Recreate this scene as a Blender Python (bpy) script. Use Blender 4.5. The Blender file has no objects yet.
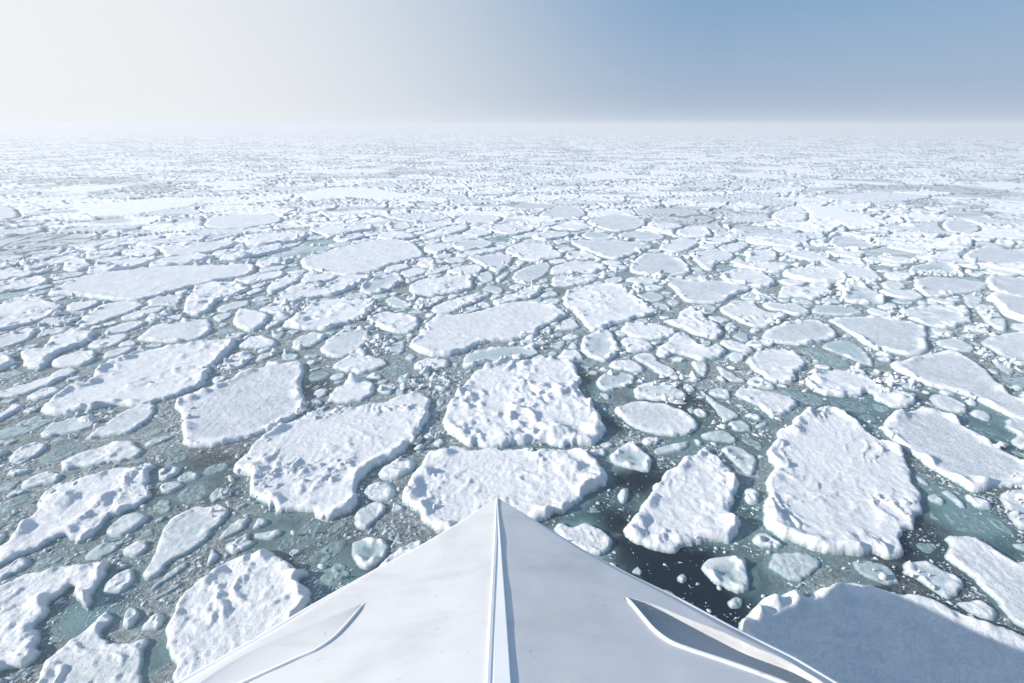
import bpy, math, random
import numpy as np
from mathutils import Vector
from mathutils.geometry import delaunay_2d_cdt

random.seed(7); rng = np.random.default_rng(7)
SC = bpy.context.scene
COL = SC.collection

# ------------------------------------------------------------------ camera model
F = 480.0; CX, CY = 512.0, 341.5; HOR = 125.0; H = 12.0
PITCH = math.atan((CY - HOR) / F)
CP, SP = math.cos(PITCH), math.sin(PITCH)

def W(px, py, z=0.0):
    """ground point seen at a pixel of the photograph, on the plane of height z"""
    r = (px - CX) / F; d = (py - CY) / F
    Y = CP - d * SP; Z = -SP - d * CP
    t = (z - H) / Z
    return (r * t, Y * t)

def depth_at(x, y):
    return y * CP + H * SP

# ------------------------------------------------------------------ noise (numpy)
def _hash(ix, iy, seed):
    h = (ix.astype(np.int64) * 374761393 + iy.astype(np.int64) * 668265263 + seed * 974634777) & 0xffffffff
    h = ((h ^ (h >> 13)) * 1274126177) & 0xffffffff
    h = h ^ (h >> 16)
    return (h & 0xffffff) / float(0xffffff)

def gnoise(x, y, seed=0):
    ix = np.floor(x); iy = np.floor(y); fx = x - ix; fy = y - iy
    u = fx * fx * fx * (fx * (fx * 6 - 15) + 10); v = fy * fy * fy * (fy * (fy * 6 - 15) + 10)
    def g(ax, ay):
        a = _hash(ix + ax, iy + ay, seed) * 2 * math.pi
        return np.cos(a) * (fx - ax) + np.sin(a) * (fy - ay)
    n = (g(0, 0) * (1 - u) + g(1, 0) * u) * (1 - v) + (g(0, 1) * (1 - u) + g(1, 1) * u) * v
    return n * 1.5

def fbm(x, y, octs=4, seed=0):
    s = 0; a = 1; t = 0
    for o in range(octs):
        s = s + a * gnoise(x * 2 ** o + 17.3 * o, y * 2 ** o - 9.1 * o, seed + o); t += a; a *= .5
    return s / t

def ridged(x, y, octs=3, seed=0):
    s = 0; a = 1; t = 0
    for o in range(octs):
        s = s + a * (1 - np.abs(gnoise(x * 2 ** o + 5.3 * o, y * 2 ** o + 3.7 * o, seed + o)) * 2.2); t += a; a *= .5
    return s / t

def sstep(a, b, x):
    t = np.clip((x - a) / (b - a), 0, 1)
    return t * t * (3 - 2 * t)

def voronoi(x, y, seed=0, jit=.9):
    ix = np.floor(x); iy = np.floor(y)
    f1 = np.full(x.shape, 9.); f2 = np.full(x.shape, 9.); idc = np.zeros(x.shape)
    for dx in (-1, 0, 1):
        for dy in (-1, 0, 1):
            cx = ix + dx; cy = iy + dy
            px = cx + .5 + jit * (_hash(cx, cy, seed) - .5); py = cy + .5 + jit * (_hash(cx, cy, seed + 91) - .5)
            d = np.hypot(px - x, py - y)
            closer = d < f1
            f2 = np.where(closer, f1, np.minimum(f2, d))
            idc = np.where(closer, _hash(cx, cy, seed + 55), idc)
            f1 = np.where(closer, d, f1)
    return f1, f2, idc

# ------------------------------------------------------------------ materials
def newmat(name):
    m = bpy.data.materials.new(name); m.use_nodes = True
    nt = m.node_tree; nt.nodes.clear()
    out = nt.nodes.new('ShaderNodeOutputMaterial'); b = nt.nodes.new('ShaderNodeBsdfPrincipled')
    nt.links.new(b.outputs[0], out.inputs['Surface'])
    return m, nt, b

def N(nt, t, **kw):
    n = nt.nodes.new(t)
    for k, v in kw.items():
        if k.startswith('i_'):
            n.inputs[k[2:].replace('_', ' ')].default_value = v
        else: setattr(n, k, v)
    return n

def mixc(nt, fac, a, b, mode='MIX'):
    n = nt.nodes.new('ShaderNodeMix'); n.data_type = 'RGBA'; n.blend_type = mode
    for sock, v in ((0, fac), (6, a), (7, b)):
        if isinstance(v, bpy.types.NodeSocket): nt.links.new(v, n.inputs[sock])
        else: n.inputs[sock].default_value = v if sock == 0 else (*v, 1)
    return n.outputs[2]

def ramp(nt, src, p0, p1, a=0., b=1.):
    n = nt.nodes.new('ShaderNodeMapRange'); n.interpolation_type = 'SMOOTHSTEP'
    n.inputs[1].default_value = p0; n.inputs[2].default_value = p1; n.inputs[3].default_value = a; n.inputs[4].default_value = b
    nt.links.new(src, n.inputs[0]); return n.outputs[0]

def math_(nt, op, a, b=None):
    n = nt.nodes.new('ShaderNodeMath'); n.operation = op
    for i, v in enumerate((a, b)):
        if v is None: continue
        if isinstance(v, bpy.types.NodeSocket): nt.links.new(v, n.inputs[i])
        else: n.inputs[i].default_value = v
    return n.outputs[0]

def make_ice():
    m, nt, b = newmat('snow_covered_ice')
    geo = N(nt, 'ShaderNodeNewGeometry')
    at = N(nt, 'ShaderNodeAttribute', attribute_name='ice'); sep = N(nt, 'ShaderNodeSeparateColor')
    nt.links.new(at.outputs['Color'], sep.inputs[0])
    tint, wet = sep.outputs[0], sep.outputs[1]
    n1 = N(nt, 'ShaderNodeTexNoise', i_Scale=2.2, i_Detail=6., i_Roughness=.65); nt.links.new(geo.outputs['Position'], n1.inputs['Vector'])
    n2 = N(nt, 'ShaderNodeTexNoise', i_Scale=11., i_Detail=4., i_Roughness=.7); nt.links.new(geo.outputs['Position'], n2.inputs['Vector'])
    snow = mixc(nt, ramp(nt, n1.outputs[0], .35, .68), SNOW_B, SNOW_A)
    n5 = N(nt, 'ShaderNodeTexNoise', i_Scale=24., i_Detail=3., i_Roughness=.7); nt.links.new(geo.outputs['Position'], n5.inputs['Vector'])
    t = math_(nt, 'MULTIPLY', tint, ramp(nt, n2.outputs[0], .3, .62, .45, 1.2))
    t = math_(nt, 'MULTIPLY', math_(nt, 'ADD', t, .07), ramp(nt, n5.outputs[0], .38, .62, .35, 1.5)); t = math_(nt, 'MINIMUM', t, 1.)
    c = mixc(nt, t, snow, SLUSH_ICE)
    c = mixc(nt, ramp(nt, wet, 0., .75), c, WET_ICE)
    c = mixc(nt, ramp(nt, wet, .62, .9, 0., .85), c, (.13, .22, .24))
    nt.links.new(c, b.inputs['Base Color'])
    b.inputs['Roughness'].default_value = .62
    b.inputs['Specular IOR Level'].default_value = .3
    n3 = N(nt, 'ShaderNodeTexVoronoi', i_Scale=9., i_Randomness=1.); n3.feature = 'SMOOTH_F1'
    wv = N(nt, 'ShaderNodeVectorMath'); wv.operation = 'ADD'; nt.links.new(geo.outputs['Position'], wv.inputs[0]); nt.links.new(n2.outputs['Color'], wv.inputs[1])
    nt.links.new(wv.outputs[0], n3.inputs['Vector'])
    n4 = N(nt, 'ShaderNodeTexNoise', i_Scale=34., i_Detail=3., i_Roughness=.7); nt.links.new(geo.outputs['Position'], n4.inputs['Vector'])
    bp = N(nt, 'ShaderNodeBump'); bp.inputs['Strength'].default_value = .75; bp.inputs['Distance'].default_value = .06
    hsum = math_(nt, 'ADD', n2.outputs[0], math_(nt, 'MULTIPLY', n1.outputs[0], 1.0))
    hsum = math_(nt, 'ADD', hsum, math_(nt, 'MULTIPLY', n3.outputs['Distance'], .5))
    hsum = math_(nt, 'ADD', hsum, math_(nt, 'MULTIPLY', n4.outputs[0], .35))
    nt.links.new(hsum, bp.inputs['Height']); nt.links.new(bp.outputs[0], b.inputs['Normal'])
    return m

SNOW_A = (.93, .93, .935); SNOW_B = (.83, .85, .88); SLUSH_ICE = (.50, .56, .61); WET_ICE = (.42, .54, .57)
M_ICE = make_ice()

def make_far():
    m, nt, b = newmat('distant_pack_ice')
    geo = N(nt, 'ShaderNodeNewGeometry')
    at = N(nt, 'ShaderNodeAttribute', attribute_name='ice'); sep = N(nt, 'ShaderNodeSeparateColor')
    nt.links.new(at.outputs['Color'], sep.inputs[0])
    n1 = N(nt, 'ShaderNodeTexNoise', i_Scale=.9, i_Detail=5.); nt.links.new(geo.outputs['Position'], n1.inputs['Vector'])
    snow = mixc(nt, ramp(nt, n1.outputs[0], .35, .68), SNOW_B, SNOW_A)
    c = mixc(nt, sep.outputs[0], snow, SLUSH_ICE)
    c = mixc(nt, sep.outputs[1], c, (.075, .15, .18))
    nt.links.new(c, b.inputs['Base Color']); b.inputs['Roughness'].default_value = .6
    b.inputs['Specular IOR Level'].default_value = .25
    return m
M_FAR = make_far()

def make_water():
    m, nt, b = newmat('slushy_sea_water')
    geo = N(nt, 'ShaderNodeNewGeometry')
    at = N(nt, 'ShaderNodeAttribute', attribute_name='sea'); sep = N(nt, 'ShaderNodeSeparateColor')
    nt.links.new(at.outputs['Color'], sep.inputs[0])
    slush, teal, farr = sep.outputs
    n1 = N(nt, 'ShaderNodeTexNoise', i_Scale=1.1, i_Detail=8., i_Roughness=.66, i_Distortion=1.6); nt.links.new(geo.outputs['Position'], n1.inputs['Vector'])
    n2 = N(nt, 'ShaderNodeTexNoise', i_Scale=9., i_Detail=5., i_Roughness=.75); nt.links.new(geo.outputs['Position'], n2.inputs['Vector'])
    vo = N(nt, 'ShaderNodeTexVoronoi', i_Scale=13.); nt.links.new(geo.outputs['Position'], vo.inputs['Vector'])
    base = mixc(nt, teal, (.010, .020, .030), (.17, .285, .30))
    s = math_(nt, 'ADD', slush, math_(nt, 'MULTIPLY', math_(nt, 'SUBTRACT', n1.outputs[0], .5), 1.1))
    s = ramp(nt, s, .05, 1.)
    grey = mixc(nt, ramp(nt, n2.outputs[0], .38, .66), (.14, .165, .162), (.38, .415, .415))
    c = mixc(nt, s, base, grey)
    speck = math_(nt, 'MULTIPLY', ramp(nt, vo.outputs['Distance'], .22, .12), ramp(nt, n1.outputs[0], .42, .6))
    speck = math_(nt, 'MULTIPLY', speck, ramp(nt, slush, .1, .5))
    c = mixc(nt, speck, c, (.50, .56, .58))
    n6 = N(nt, 'ShaderNodeTexNoise', i_Scale=4.5, i_Detail=9., i_Roughness=.78, i_Distortion=.9); nt.links.new(geo.outputs['Position'], n6.inputs['Vector'])
    crumb = math_(nt, 'MULTIPLY', ramp(nt, n6.outputs[0], .50, .60), ramp(nt, s, .25, .9, 0., .75))
    c = mixc(nt, crumb, c, (.56, .61, .63))
    nt.links.new(c, b.inputs['Base Color'])
    nt.links.new(ramp(nt, s, 0., .8, .12, .6), b.inputs['Roughness'])
    b.inputs['IOR'].default_value = 1.33
    bp = N(nt, 'ShaderNodeBump'); bp.inputs['Strength'].default_value = .6; bp.inputs['Distance'].default_value = .05
    nt.links.new(math_(nt, 'MULTIPLY', math_(nt, 'ADD', n2.outputs[0], math_(nt, 'MULTIPLY', n6.outputs[0], 1.6)), ramp(nt, s, 0., .8, .2, 1.)), bp.inputs['Height']); nt.links.new(bp.outputs[0], b.inputs['Normal'])
    return m
M_SEA = make_water()

def make_paint(name, col, rough=.42, smudge=.10):
    m, nt, b = newmat(name)
    geo = N(nt, 'ShaderNodeNewGeometry')
    mp = N(nt, 'ShaderNodeMapping'); mp.inputs['Scale'].default_value = (.5, 1.3, .6); mp.inputs['Rotation'].default_value = (0, 0, .7)
    nt.links.new(geo.outputs['Position'], mp.inputs['Vector'])
    n1 = N(nt, 'ShaderNodeTexNoise', i_Scale=1.1, i_Detail=7., i_Roughness=.6, i_Distortion=.6); nt.links.new(mp.outputs[0], n1.inputs['Vector'])
    n2 = N(nt, 'ShaderNodeTexNoise', i_Scale=40., i_Detail=3.); nt.links.new(geo.outputs['Position'], n2.inputs['Vector'])
    dark = tuple(c * (1 - smudge * 1.6) for c in col)
    c = mixc(nt, ramp(nt, n1.outputs[0], .42, .72), col, dark)
    vo = N(nt, 'ShaderNodeTexNoise', i_Scale=9., i_Detail=2.); nt.links.new(geo.outputs['Position'], vo.inputs['Vector'])
    c = mixc(nt, ramp(nt, vo.outputs[0], .68, .76, 0., .4), c, (.45, .36, .28))
    nt.links.new(c, b.inputs['Base Color'])
    nt.links.new(ramp(nt, n1.outputs[0], .3, .7, rough - .1, rough + .12), b.inputs['Roughness'])
    bp = N(nt, 'ShaderNodeBump'); bp.inputs['Strength'].default_value = .25; bp.inputs['Distance'].default_value = .03
    nt.links.new(math_(nt, 'ADD', n1.outputs[0], math_(nt, 'MULTIPLY', n2.outputs[0], .03)), bp.inputs['Height']); nt.links.new(bp.outputs[0], b.inputs['Normal'])
    return m
M_SHIP = make_paint('white_ship_paint', (.63, .635, .64), .52, .09)
M_RIM = make_paint('white_rim_paint', (.84, .84, .84), .35, .04)

# ------------------------------------------------------------------ mesh helpers
def mesh_np(name, verts, faces, mat, attr=None, attr_name='ice', smooth=True, parent=None):
    """verts (n,3), faces (m,3) or (m,4) array"""
    me = bpy.data.meshes.new(name)
    verts = np.asarray(verts, dtype=np.float32); faces = np.asarray(faces, dtype=np.int32)
    k = faces.shape[1]
    me.vertices.add(len(verts)); me.vertices.foreach_set('co', verts.ravel())
    me.loops.add(faces.size); me.loops.foreach_set('vertex_index', faces.ravel())
    me.polygons.add(len(faces)); me.polygons.foreach_set('loop_start', np.arange(0, faces.size, k, dtype=np.int32))
    me.polygons.foreach_set('use_smooth', np.full(len(faces), smooth))
    me.update(calc_edges=True); me.validate()
    if attr is not None:
        a = me.attributes.new(attr_name, 'FLOAT_COLOR', 'POINT')
        c = np.ones((len(verts), 4), dtype=np.float32); c[:, :attr.shape[1]] = attr
        a.data.foreach_set('color', c.ravel())
    me.materials.append(mat)
    o = bpy.data.objects.new(name, me); COL.objects.link(o)
    if parent: o.parent = parent
    return o

def grid_faces(nr, nc):
    i = np.arange(nr - 1)[:, None] * nc + np.arange(nc - 1)[None, :]
    return np.stack([i, i + 1, i + nc + 1, i + nc], -1).reshape(-1, 4)

def seg_dist(P, poly):
    """distance of points P (n,2) to the closed outline, and inside flag"""
    A = poly; B = np.roll(poly, -1, 0)
    out = np.full(len(P), 1e9); ins = np.zeros(len(P), bool)
    for s in range(0, len(P), 20000):
        p = P[s:s + 20000][:, None, :]
        ab = (B - A)[None]; ap = p - A[None]
        t = np.clip((ap * ab).sum(-1) / ((ab * ab).sum(-1) + 1e-12), 0, 1)
        d = np.hypot(*np.moveaxis(ap - t[..., None] * ab, -1, 0)).min(1)
        out[s:s + 20000] = d
        y = p[..., 1]; x = p[..., 0]
        c = ((A[None, :, 1] > y) != (B[None, :, 1] > y))
        xi = (B[None, :, 0] - A[None, :, 0]) * (y - A[None, :, 1]) / (B[None, :, 1] - A[None, :, 1] + 1e-12) + A[None, :, 0]
        ins[s:s + 20000] = (c & (x < xi)).sum(1) % 2 == 1
    return out, ins

def smooth_closed(pts, n_sub):
    """Catmull-Rom through the traced corners"""
    P = np.asarray(pts, float); n = len(P); out = []
    for i in range(n):
        p0, p1, p2, p3 = P[i - 1], P[i], P[(i + 1) % n], P[(i + 2) % n]
        k = max(1, int(np.ceil(np.linalg.norm(p2 - p1) / n_sub)))
        for j in range(k):
            t = j / k
            out.append(.5 * ((2 * p1) + (-p0 + p2) * t + (2 * p0 - 5 * p1 + 4 * p2 - p3) * t * t + (-p0 + 3 * p1 - 3 * p2 + p3) * t ** 3))
    return np.array(out)

# ------------------------------------------------------------------ the floes traced from the photograph
# (short reference name, full label, style, height factor, outline)
T = []
def fl(ref, label, style, hf, pts):
    v = [float(q) for q in pts.replace(',', ' ').split()]
    T.append(dict(ref=ref, label=label, style=style, hf=hf, px=list(zip(v[::2], v[1::2]))))
fl('hooked floe', 'large snowy floe with a hooked arm curling round a teal bay', 'lump', 1.2, '-25,590 0,585 15,575 25,571 50,567 85,560 107,563 106,578 96,595 94,609 85,612 72,603 71,588 60,595 50,602 47,615 38,625 48,630 42,640 42,650 30,664 0,672 -30,680 -60,650')
fl('fanned ridge floe', 'wedge floe with fanned creases at the bottom corner beside the hooked floe', 'fold', 1.1, '30,700 36,680 37,670 50,653 75,635 100,613 108,608 115,613 112,621 102,632 120,640 135,640 150,636 146,653 144,668 138,700')
fl('', 'small lens-shaped slushy floe just off the tip of the hooked floe', 'ring', 1.0, '120,625 122,612 132,604 141,608 142,615 135,625 125,631')
fl('arrowhead floe', 'grey-white arrowhead floe pointing toward the viewer, alone in dark water', 'flat', 1.1, '140,577 141,570 150,558 155,543 160,529 163,524 175,515 198,504 210,505 222,502 232,508 226,518 217,527 210,536 190,552 170,563 160,573 145,583')
fl('', 'narrow canoe-shaped floe lying beside the arrowhead floe', 'flat', .9, '216,540 222,530 235,520 250,514 251,520 243,530 230,537 219,541')
fl('', 'little triangular floe between the arrowhead floe and the rumpled floe', 'lump', .8, '204,567 208,550 212,544 222,555 216,562 206,568')
fl('', 'small bean-shaped floe below the huge creased floe', 'flat', .9, '252,532 262,530 282,528 283,534 272,540 255,539')
fl('', 'thin ice slab against the lower edge of the arrowhead floe', 'slush', .8, '146,590 160,577 180,562 190,560 188,567 170,580 152,591')
fl('', 'slushy slab beside the thin slab under the arrowhead floe', 'slush', .6, '150,601 158,592 175,583 185,577 182,586 168,595 152,603')
fl('rumpled floe', 'big rumpled floe touching the port side of the ship with a bulging nose', 'lump', 1.3, '172,700 168,675 166,645 162,636 165,620 175,600 183,588 205,574 225,560 240,552 257,547 270,548 282,555 302,565 308,572 301,580 310,590 308,603 298,618 280,640 240,680 220,700')
fl('crumpled hill floe', 'crumpled snow-heaped floe above the hooked floe with a bluish slope', 'block', 1.2, '-20,560 0,545 15,530 32,510 40,495 60,482 85,477 112,470 135,467 148,462 154,465 150,473 148,482 152,490 140,505 120,515 107,518 98,530 84,540 72,544 62,536 40,548 15,558 0,566 -20,572')
fl('', 'elongated lumpy floe just above the crumpled hill floe', 'lump', 1.2, '58,468 62,460 82,452 110,442 120,439 137,442 144,450 136,458 110,463 82,468 62,471')
fl('', 'pointed floe with a dark far edge below the wide cracked floe', 'flat', 1.2, '86,436 100,425 125,410 150,401 156,405 155,413 142,425 125,434 105,436 88,439')
fl('', 'low lumpy strip beneath the wide cracked floe, at its dull end', 'lump', .9, '39,433 52,422 70,417 92,416 98,422 82,431 60,435 43,438')
fl('wide cracked floe', 'wide white floe with a broken teal-lined corner and blocky upper edge', 'lump', 1.1, '40,408 52,397 68,387 88,384 96,370 106,362 120,359 140,352 160,347 185,344 212,340 234,338 236,343 225,355 212,367 209,378 207,383 185,392 165,399 140,404 100,407 80,411 50,416')
fl('grey pan floe', 'flat grey pan floe with a white ridge across its upper corner', 'pan', 1.1, '173,405 180,398 195,392 208,387 222,383 238,373 262,367 268,360 280,362 300,361 305,366 303,380 302,390 308,398 305,408 297,415 275,427 255,434 225,443 205,446 185,444 181,433 179,415')
fl('huge creased floe', 'huge creased white floe with a ragged bottom edge and pointed end', 'fold', 1.15, '233,465 245,455 252,442 265,435 282,425 305,415 325,410 350,407 375,402 397,397 415,392 427,395 431,402 429,417 420,432 407,447 390,459 372,470 362,478 359,488 357,500 350,510 337,515 322,521 307,512 292,509 278,511 272,505 270,511 267,505 252,495 247,485 249,475 238,471')
fl('', 'oval floe tucked under the lower edge of the huge creased floe', 'flat', 1.0, '352,521 355,510 368,502 380,500 387,505 385,513 375,522 365,530 355,528')
fl('', 'ring of slushy ice with a hollow middle near the port rail', 'ring', .8, '350,545 352,540 372,536 388,540 391,548 385,558 372,570 358,568 350,556')
fl('', 'bright white floe half hidden behind the port edge of the bow', 'lump', 1.1, '345,585 370,572 385,556 400,546 415,539 425,540 420,552 400,565')
fl('central blocky floe', 'big central white floe with a blocky front lip over teal water', 'block', 1.25, '441,413 450,402 458,393 465,382 480,367 500,361 530,360 565,359 575,365 582,377 581,386 592,400 600,413 607,424 605,433 595,441 580,444 560,445 540,441 520,443 500,446 475,446 460,440 446,428')
fl('bow floe', 'broad floe behind the bow tip with a heaped rim and rubble middle', 'lump', 1.15, '402,495 407,485 415,470 427,453 440,450 462,447 500,447 537,450 575,448 595,457 605,470 605,480 592,494 575,505 555,514 540,521 500,540 460,545 442,532 430,525 415,515 405,505')
fl('', 'small round crusty floe against the starboard side of the bow tip', 'fold', 1.2, '552,528 562,520 572,525 585,521 602,528 612,536 614,543 610,551 597,557 577,549 560,538')
fl('pear-shaped floe', 'big pear-shaped floe with a lumpy rim standing in dark water', 'lump', 1.25, '624,530 630,517 642,500 655,482 665,470 680,460 695,450 705,448 715,455 727,465 737,475 740,495 737,515 744,525 740,535 725,542 700,546 680,551 665,553 647,547 630,540')
fl('', 'small kite-shaped floe with a sunken grey hollow in dark water', 'ring', 1.2, '608,456 617,447 631,441 640,447 651,455 653,463 651,472 637,470 617,465')
fl('', 'narrow strip floe above the pear-shaped floe', 'flat', .9, '652,450 660,445 687,440 690,444 685,450 658,455')
fl('almond floe', 'almond-shaped white floe in dark water above the kite-shaped one', 'flat', 1.1, '614,408 622,403 642,400 672,405 692,415 700,423 697,430 680,436 655,434 635,427 620,417')
fl('', 'smaller oval floe directly beyond the almond floe', 'lump', 1.1, '632,391 640,384 655,381 672,384 685,392 687,399 680,404 662,401 637,398')
fl('', 'grey-topped rounded block between the central floe and the small oval', 'pan', 1.1, '595,383 600,375 615,371 632,374 636,380 627,386 605,391')
fl('', 'thin wedge floe like a spearhead with its tip pointing away', 'flat', .9, '696,387 703,390 720,402 740,414 735,420 724,422 712,407')
fl('', 'small rounded floe touching the blunt end of the spearhead wedge', 'lump', .8, '727,422 740,419 752,426 751,431 740,432 730,428')
fl('', 'flat little slab above the oval floe by the pear-shaped one', 'flat', .8, '700,434 710,430 727,430 738,440 732,443 705,440')
fl('', 'lumpy oval floe between the pear-shaped floe and the scrolled floe', 'ring', .9, '720,449 726,444 740,446 755,455 759,462 756,472 749,476 737,467 727,457')
fl('', 'elongated knobbly floe beyond the scrolled floe', 'lump', 1.1, '734,392 740,387 760,389 780,393 795,399 799,405 790,412 775,418 765,412 750,402 737,397')
fl('scrolled floe', 'very big floe with scroll-like creases and rounded knobs on its far corner', 'fold', 1.1, '767,450 768,445 774,440 777,430 790,424 795,415 810,409 830,407 852,418 862,424 878,437 900,447 908,460 914,472 916,482 924,492 923,515 916,527 905,530 903,540 905,552 888,557 873,551 855,553 830,553 812,550 793,540 780,537 768,530 761,518 763,505 765,487 772,467 768,457')
fl('long trough floe', 'long floe with a snowy near lip and a sunken grey trough', 'pan', 1.2, '880,425 888,415 910,410 928,407 948,412 965,425 983,435 998,445 1010,453 1030,463 1045,475 1040,484 1024,485 1003,486 978,491 958,482 930,467 908,450 888,435')
fl('sloping grey floe', 'long grey-topped floe with a bright near lip, above the trough floe', 'pan', 1.15, '890,364 905,359 928,353 948,351 968,357 983,367 998,380 1010,393 1035,405 1045,425 1024,421 1008,415 983,402 958,392 928,385 908,376')
fl('boot-shaped floe', 'boot-shaped snowy floe with a teal notch, beyond the scrolled floe', 'lump', 1.3, '804,380 815,372 843,369 863,370 873,380 888,387 908,392 917,400 910,406 895,407 878,400 868,393 855,396 830,395 810,388')
fl('', 'sliver floe squeezed between the boot-shaped and sloping grey floes', 'slush', .9, '882,376 893,374 910,381 922,389 918,391 903,387 885,381')
fl('grey square pan', 'squarish grey pan floe with a thin white outline', 'pan', .9, '828,319 850,316 883,317 913,322 927,329 929,340 927,352 913,355 888,351 868,346 855,337 840,327')
fl('', 'tapering grey floe along the near side of the grey square pan', 'pan', .7, '820,346 833,340 853,341 865,350 874,360 874,366 863,364 845,357 830,351')
fl('smooth oval pan', 'smooth oval grey pan with knobs at one end', 'pan', 1.1, '761,335 770,327 790,321 812,319 830,325 838,333 830,340 810,344 785,344 767,340')
fl('', 'stout rounded floe with a dark broken side below the smooth oval pan', 'lump', 1.2, '746,359 755,352 770,349 785,350 800,355 806,362 800,372 792,381 773,382 760,374 749,366')
fl('', 'tilted flat slab leaning between the smooth oval pan and stout floe', 'flat', 1.0, '777,347 793,351 810,359 812,363 803,363 790,355')
fl('', 'streaky floe with a grey tail beyond the smooth oval pan', 'fold', 1.0, '719,310 730,302 750,301 760,307 770,312 788,313 785,319 768,327 752,326 735,319')
fl('wavy grey pan', 'wavy-edged grey pan with a white lip, in the middle distance', 'pan', 1.0, '664,280 672,277 692,280 720,280 735,283 752,288 740,293 727,300 715,303 690,302 680,297 672,288')
fl('', 'lumpy floe pressed against the far end of the wavy grey pan', 'lump', 1.0, '720,277 730,270 755,270 774,277 776,283 765,288 752,286 738,283')
fl('', 'half-round grey floe with a snow mound at one end', 'pan', 1.0, '629,270 637,257 648,253 668,254 685,261 691,270 685,274 650,275')
fl('', 'curved white floe beyond the half-round grey floe', 'flat', 1.0, '691,255 705,250 730,251 734,258 718,263 712,271 700,266')
fl('rough triangular floe', 'rough triangular floe with greenish rubble along its near edge', 'lump', 1.15, '562,297 566,291 585,285 617,284 630,292 645,303 658,309 655,313 632,319 605,327 590,330 580,320 570,309 563,303')
fl('long flat floe', 'long flat floe with a greenish stain, beyond the central blocky floe', 'flat', 1.2, '409,345 417,335 427,322 440,314 462,314 485,309 510,302 530,301 550,304 567,312 565,316 542,327 537,334 515,339 495,340 477,344 465,351 442,355 420,352')
fl('', 'half-sunk floe with a raised curved rim behind the central blocky floe', 'ring', .8, '462,361 467,353 485,348 510,346 530,346 539,351 535,356 505,362 485,364 470,368 463,369')
fl('bowl floe', 'round bowl-like floe with a thick white rim and slushy middle', 'ring', 1.2, '580,342 587,334 605,329 612,332 619,345 617,355 605,361 590,357 581,350')
fl('jagged heap floe', 'jagged heaped floe with steep bluish sides', 'block', 1.6, '662,320 675,318 680,310 692,307 707,317 720,325 723,334 715,338 695,333 675,325')
fl('cavity floe', 'white floe curling round a deep teal cavity', 'block', 1.4, '654,351 665,342 672,334 682,331 690,336 697,341 706,347 712,344 722,345 726,351 720,357 705,360 687,356 675,354 665,357')
fl('', 'pointed white floe in front of the cavity floe', 'flat', 1.1, '632,356 642,353 655,354 660,361 672,367 679,374 677,379 662,375 647,366')
fl('', 'small blocky floe just below the cavity floe', 'lump', 1.0, '690,362 695,360 705,361 709,369 705,376 697,372')
fl('', 'small slanting floe between the stout floe and the small blocky one', 'flat', 1.0, '715,365 722,366 735,374 746,379 745,382 730,381 720,374')
fl('', 'pair of merged snowy knobs beside a patch of black water', 'block', 1.2, '777,294 783,286 795,285 805,287 813,282 826,282 833,285 830,293 815,299 800,297 783,297')
fl('', 'rimmed floe with a dark pit beside the black water patch', 'ring', 1.1, '840,295 846,282 858,282 873,290 885,296 883,303 863,304 843,300')
fl('', 'thin-rimmed oval floe between the smooth oval pan and the pitted floe', 'pan', .8, '810,310 820,305 843,305 862,310 863,314 848,316 818,314')
fl('', 'rough snowy floe beyond the grey square pan', 'lump', 1.0, '900,310 913,306 943,305 968,309 971,320 956,328 938,327 918,322 905,316')
fl('', 'small bright dome floe beyond the rough snowy floe', 'lump', 1.0, '880,284 890,280 905,284 905,289 890,290')
fl('', 'smooth white tongue floe beyond the sloping grey floe', 'flat', 1.1, '935,340 953,338 968,342 975,347 973,352 955,350 938,345')
fl('', 'speckled grey floe cut by the frame beyond the sloping grey floe', 'flat', .9, '979,341 998,334 1030,331 1040,345 1030,364 1010,361 993,350')
fl('', 'small triangular floe under the speckled grey floe', 'flat', .8, '992,361 1005,361 1016,367 1012,375 1000,370')
fl('', 'smooth egg-shaped floe between the sloping grey and long trough floes', 'flat', .9, '968,412 975,408 986,411 994,418 988,421 973,416')
fl('', 'fin-shaped white floe beside the scrolled floe, lying across a teal lead', 'flat', .8, '939,490 948,489 958,495 969,507 961,508 948,498')
fl('', 'small dull chunk between the fin-shaped floe and the scrolled floe', 'flat', .8, '925,495 933,492 947,500 944,506 930,501')
fl('', 'tiny flat chip beside the scrolled floe, off its upper shoulder', 'flat', .7, '913,475 921,475 932,484 928,487 916,480')
fl('', 'two-lobed white floe at the frame edge above the trough floe', 'lump', 1.0, '1003,425 1013,416 1035,419 1035,445 1022,449 1010,440 1015,433')
fl('', 'steep white floe cut by the frame below the long trough floe', 'flat', 1.2, '998,492 1018,488 1040,490 1045,525 1024,530 1010,519 1003,505')
fl('tapered streaky floe', 'long tapered floe with a bright edge and grey streaks', 'flat', 1.2, '943,536 958,533 978,538 993,545 1013,558 1040,565 1060,640 1024,629 1010,618 1000,607 980,586 963,570 948,560 944,553 947,543')
fl('', 'bluish waxy floe between the scrolled floe and the shaded floe', 'lump', 1.0, '899,570 908,559 930,560 948,570 965,580 966,588 953,599 938,595 918,580')
fl('shaded floe', 'enormous flat floe lying in the shadow of the ship with a heaped rim', 'flat', 1.2, '740,632 743,620 755,600 770,594 785,590 800,590 808,595 822,586 843,582 868,583 880,588 908,591 928,598 953,606 978,618 1003,626 1030,636 1070,655 1080,700 1000,740 880,740 800,690 750,655')
fl('', 'ring-shaped cluster of frozen blocks in the dark lead near the shaded floe', 'ring', 1.2, '700,565 708,557 725,554 745,556 749,568 752,588 740,594 725,588 710,580')
fl('', 'small round dull floe beside the heaped rim of the shaded floe', 'lump', .8, '725,601 735,594 745,599 744,607 732,610')
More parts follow.
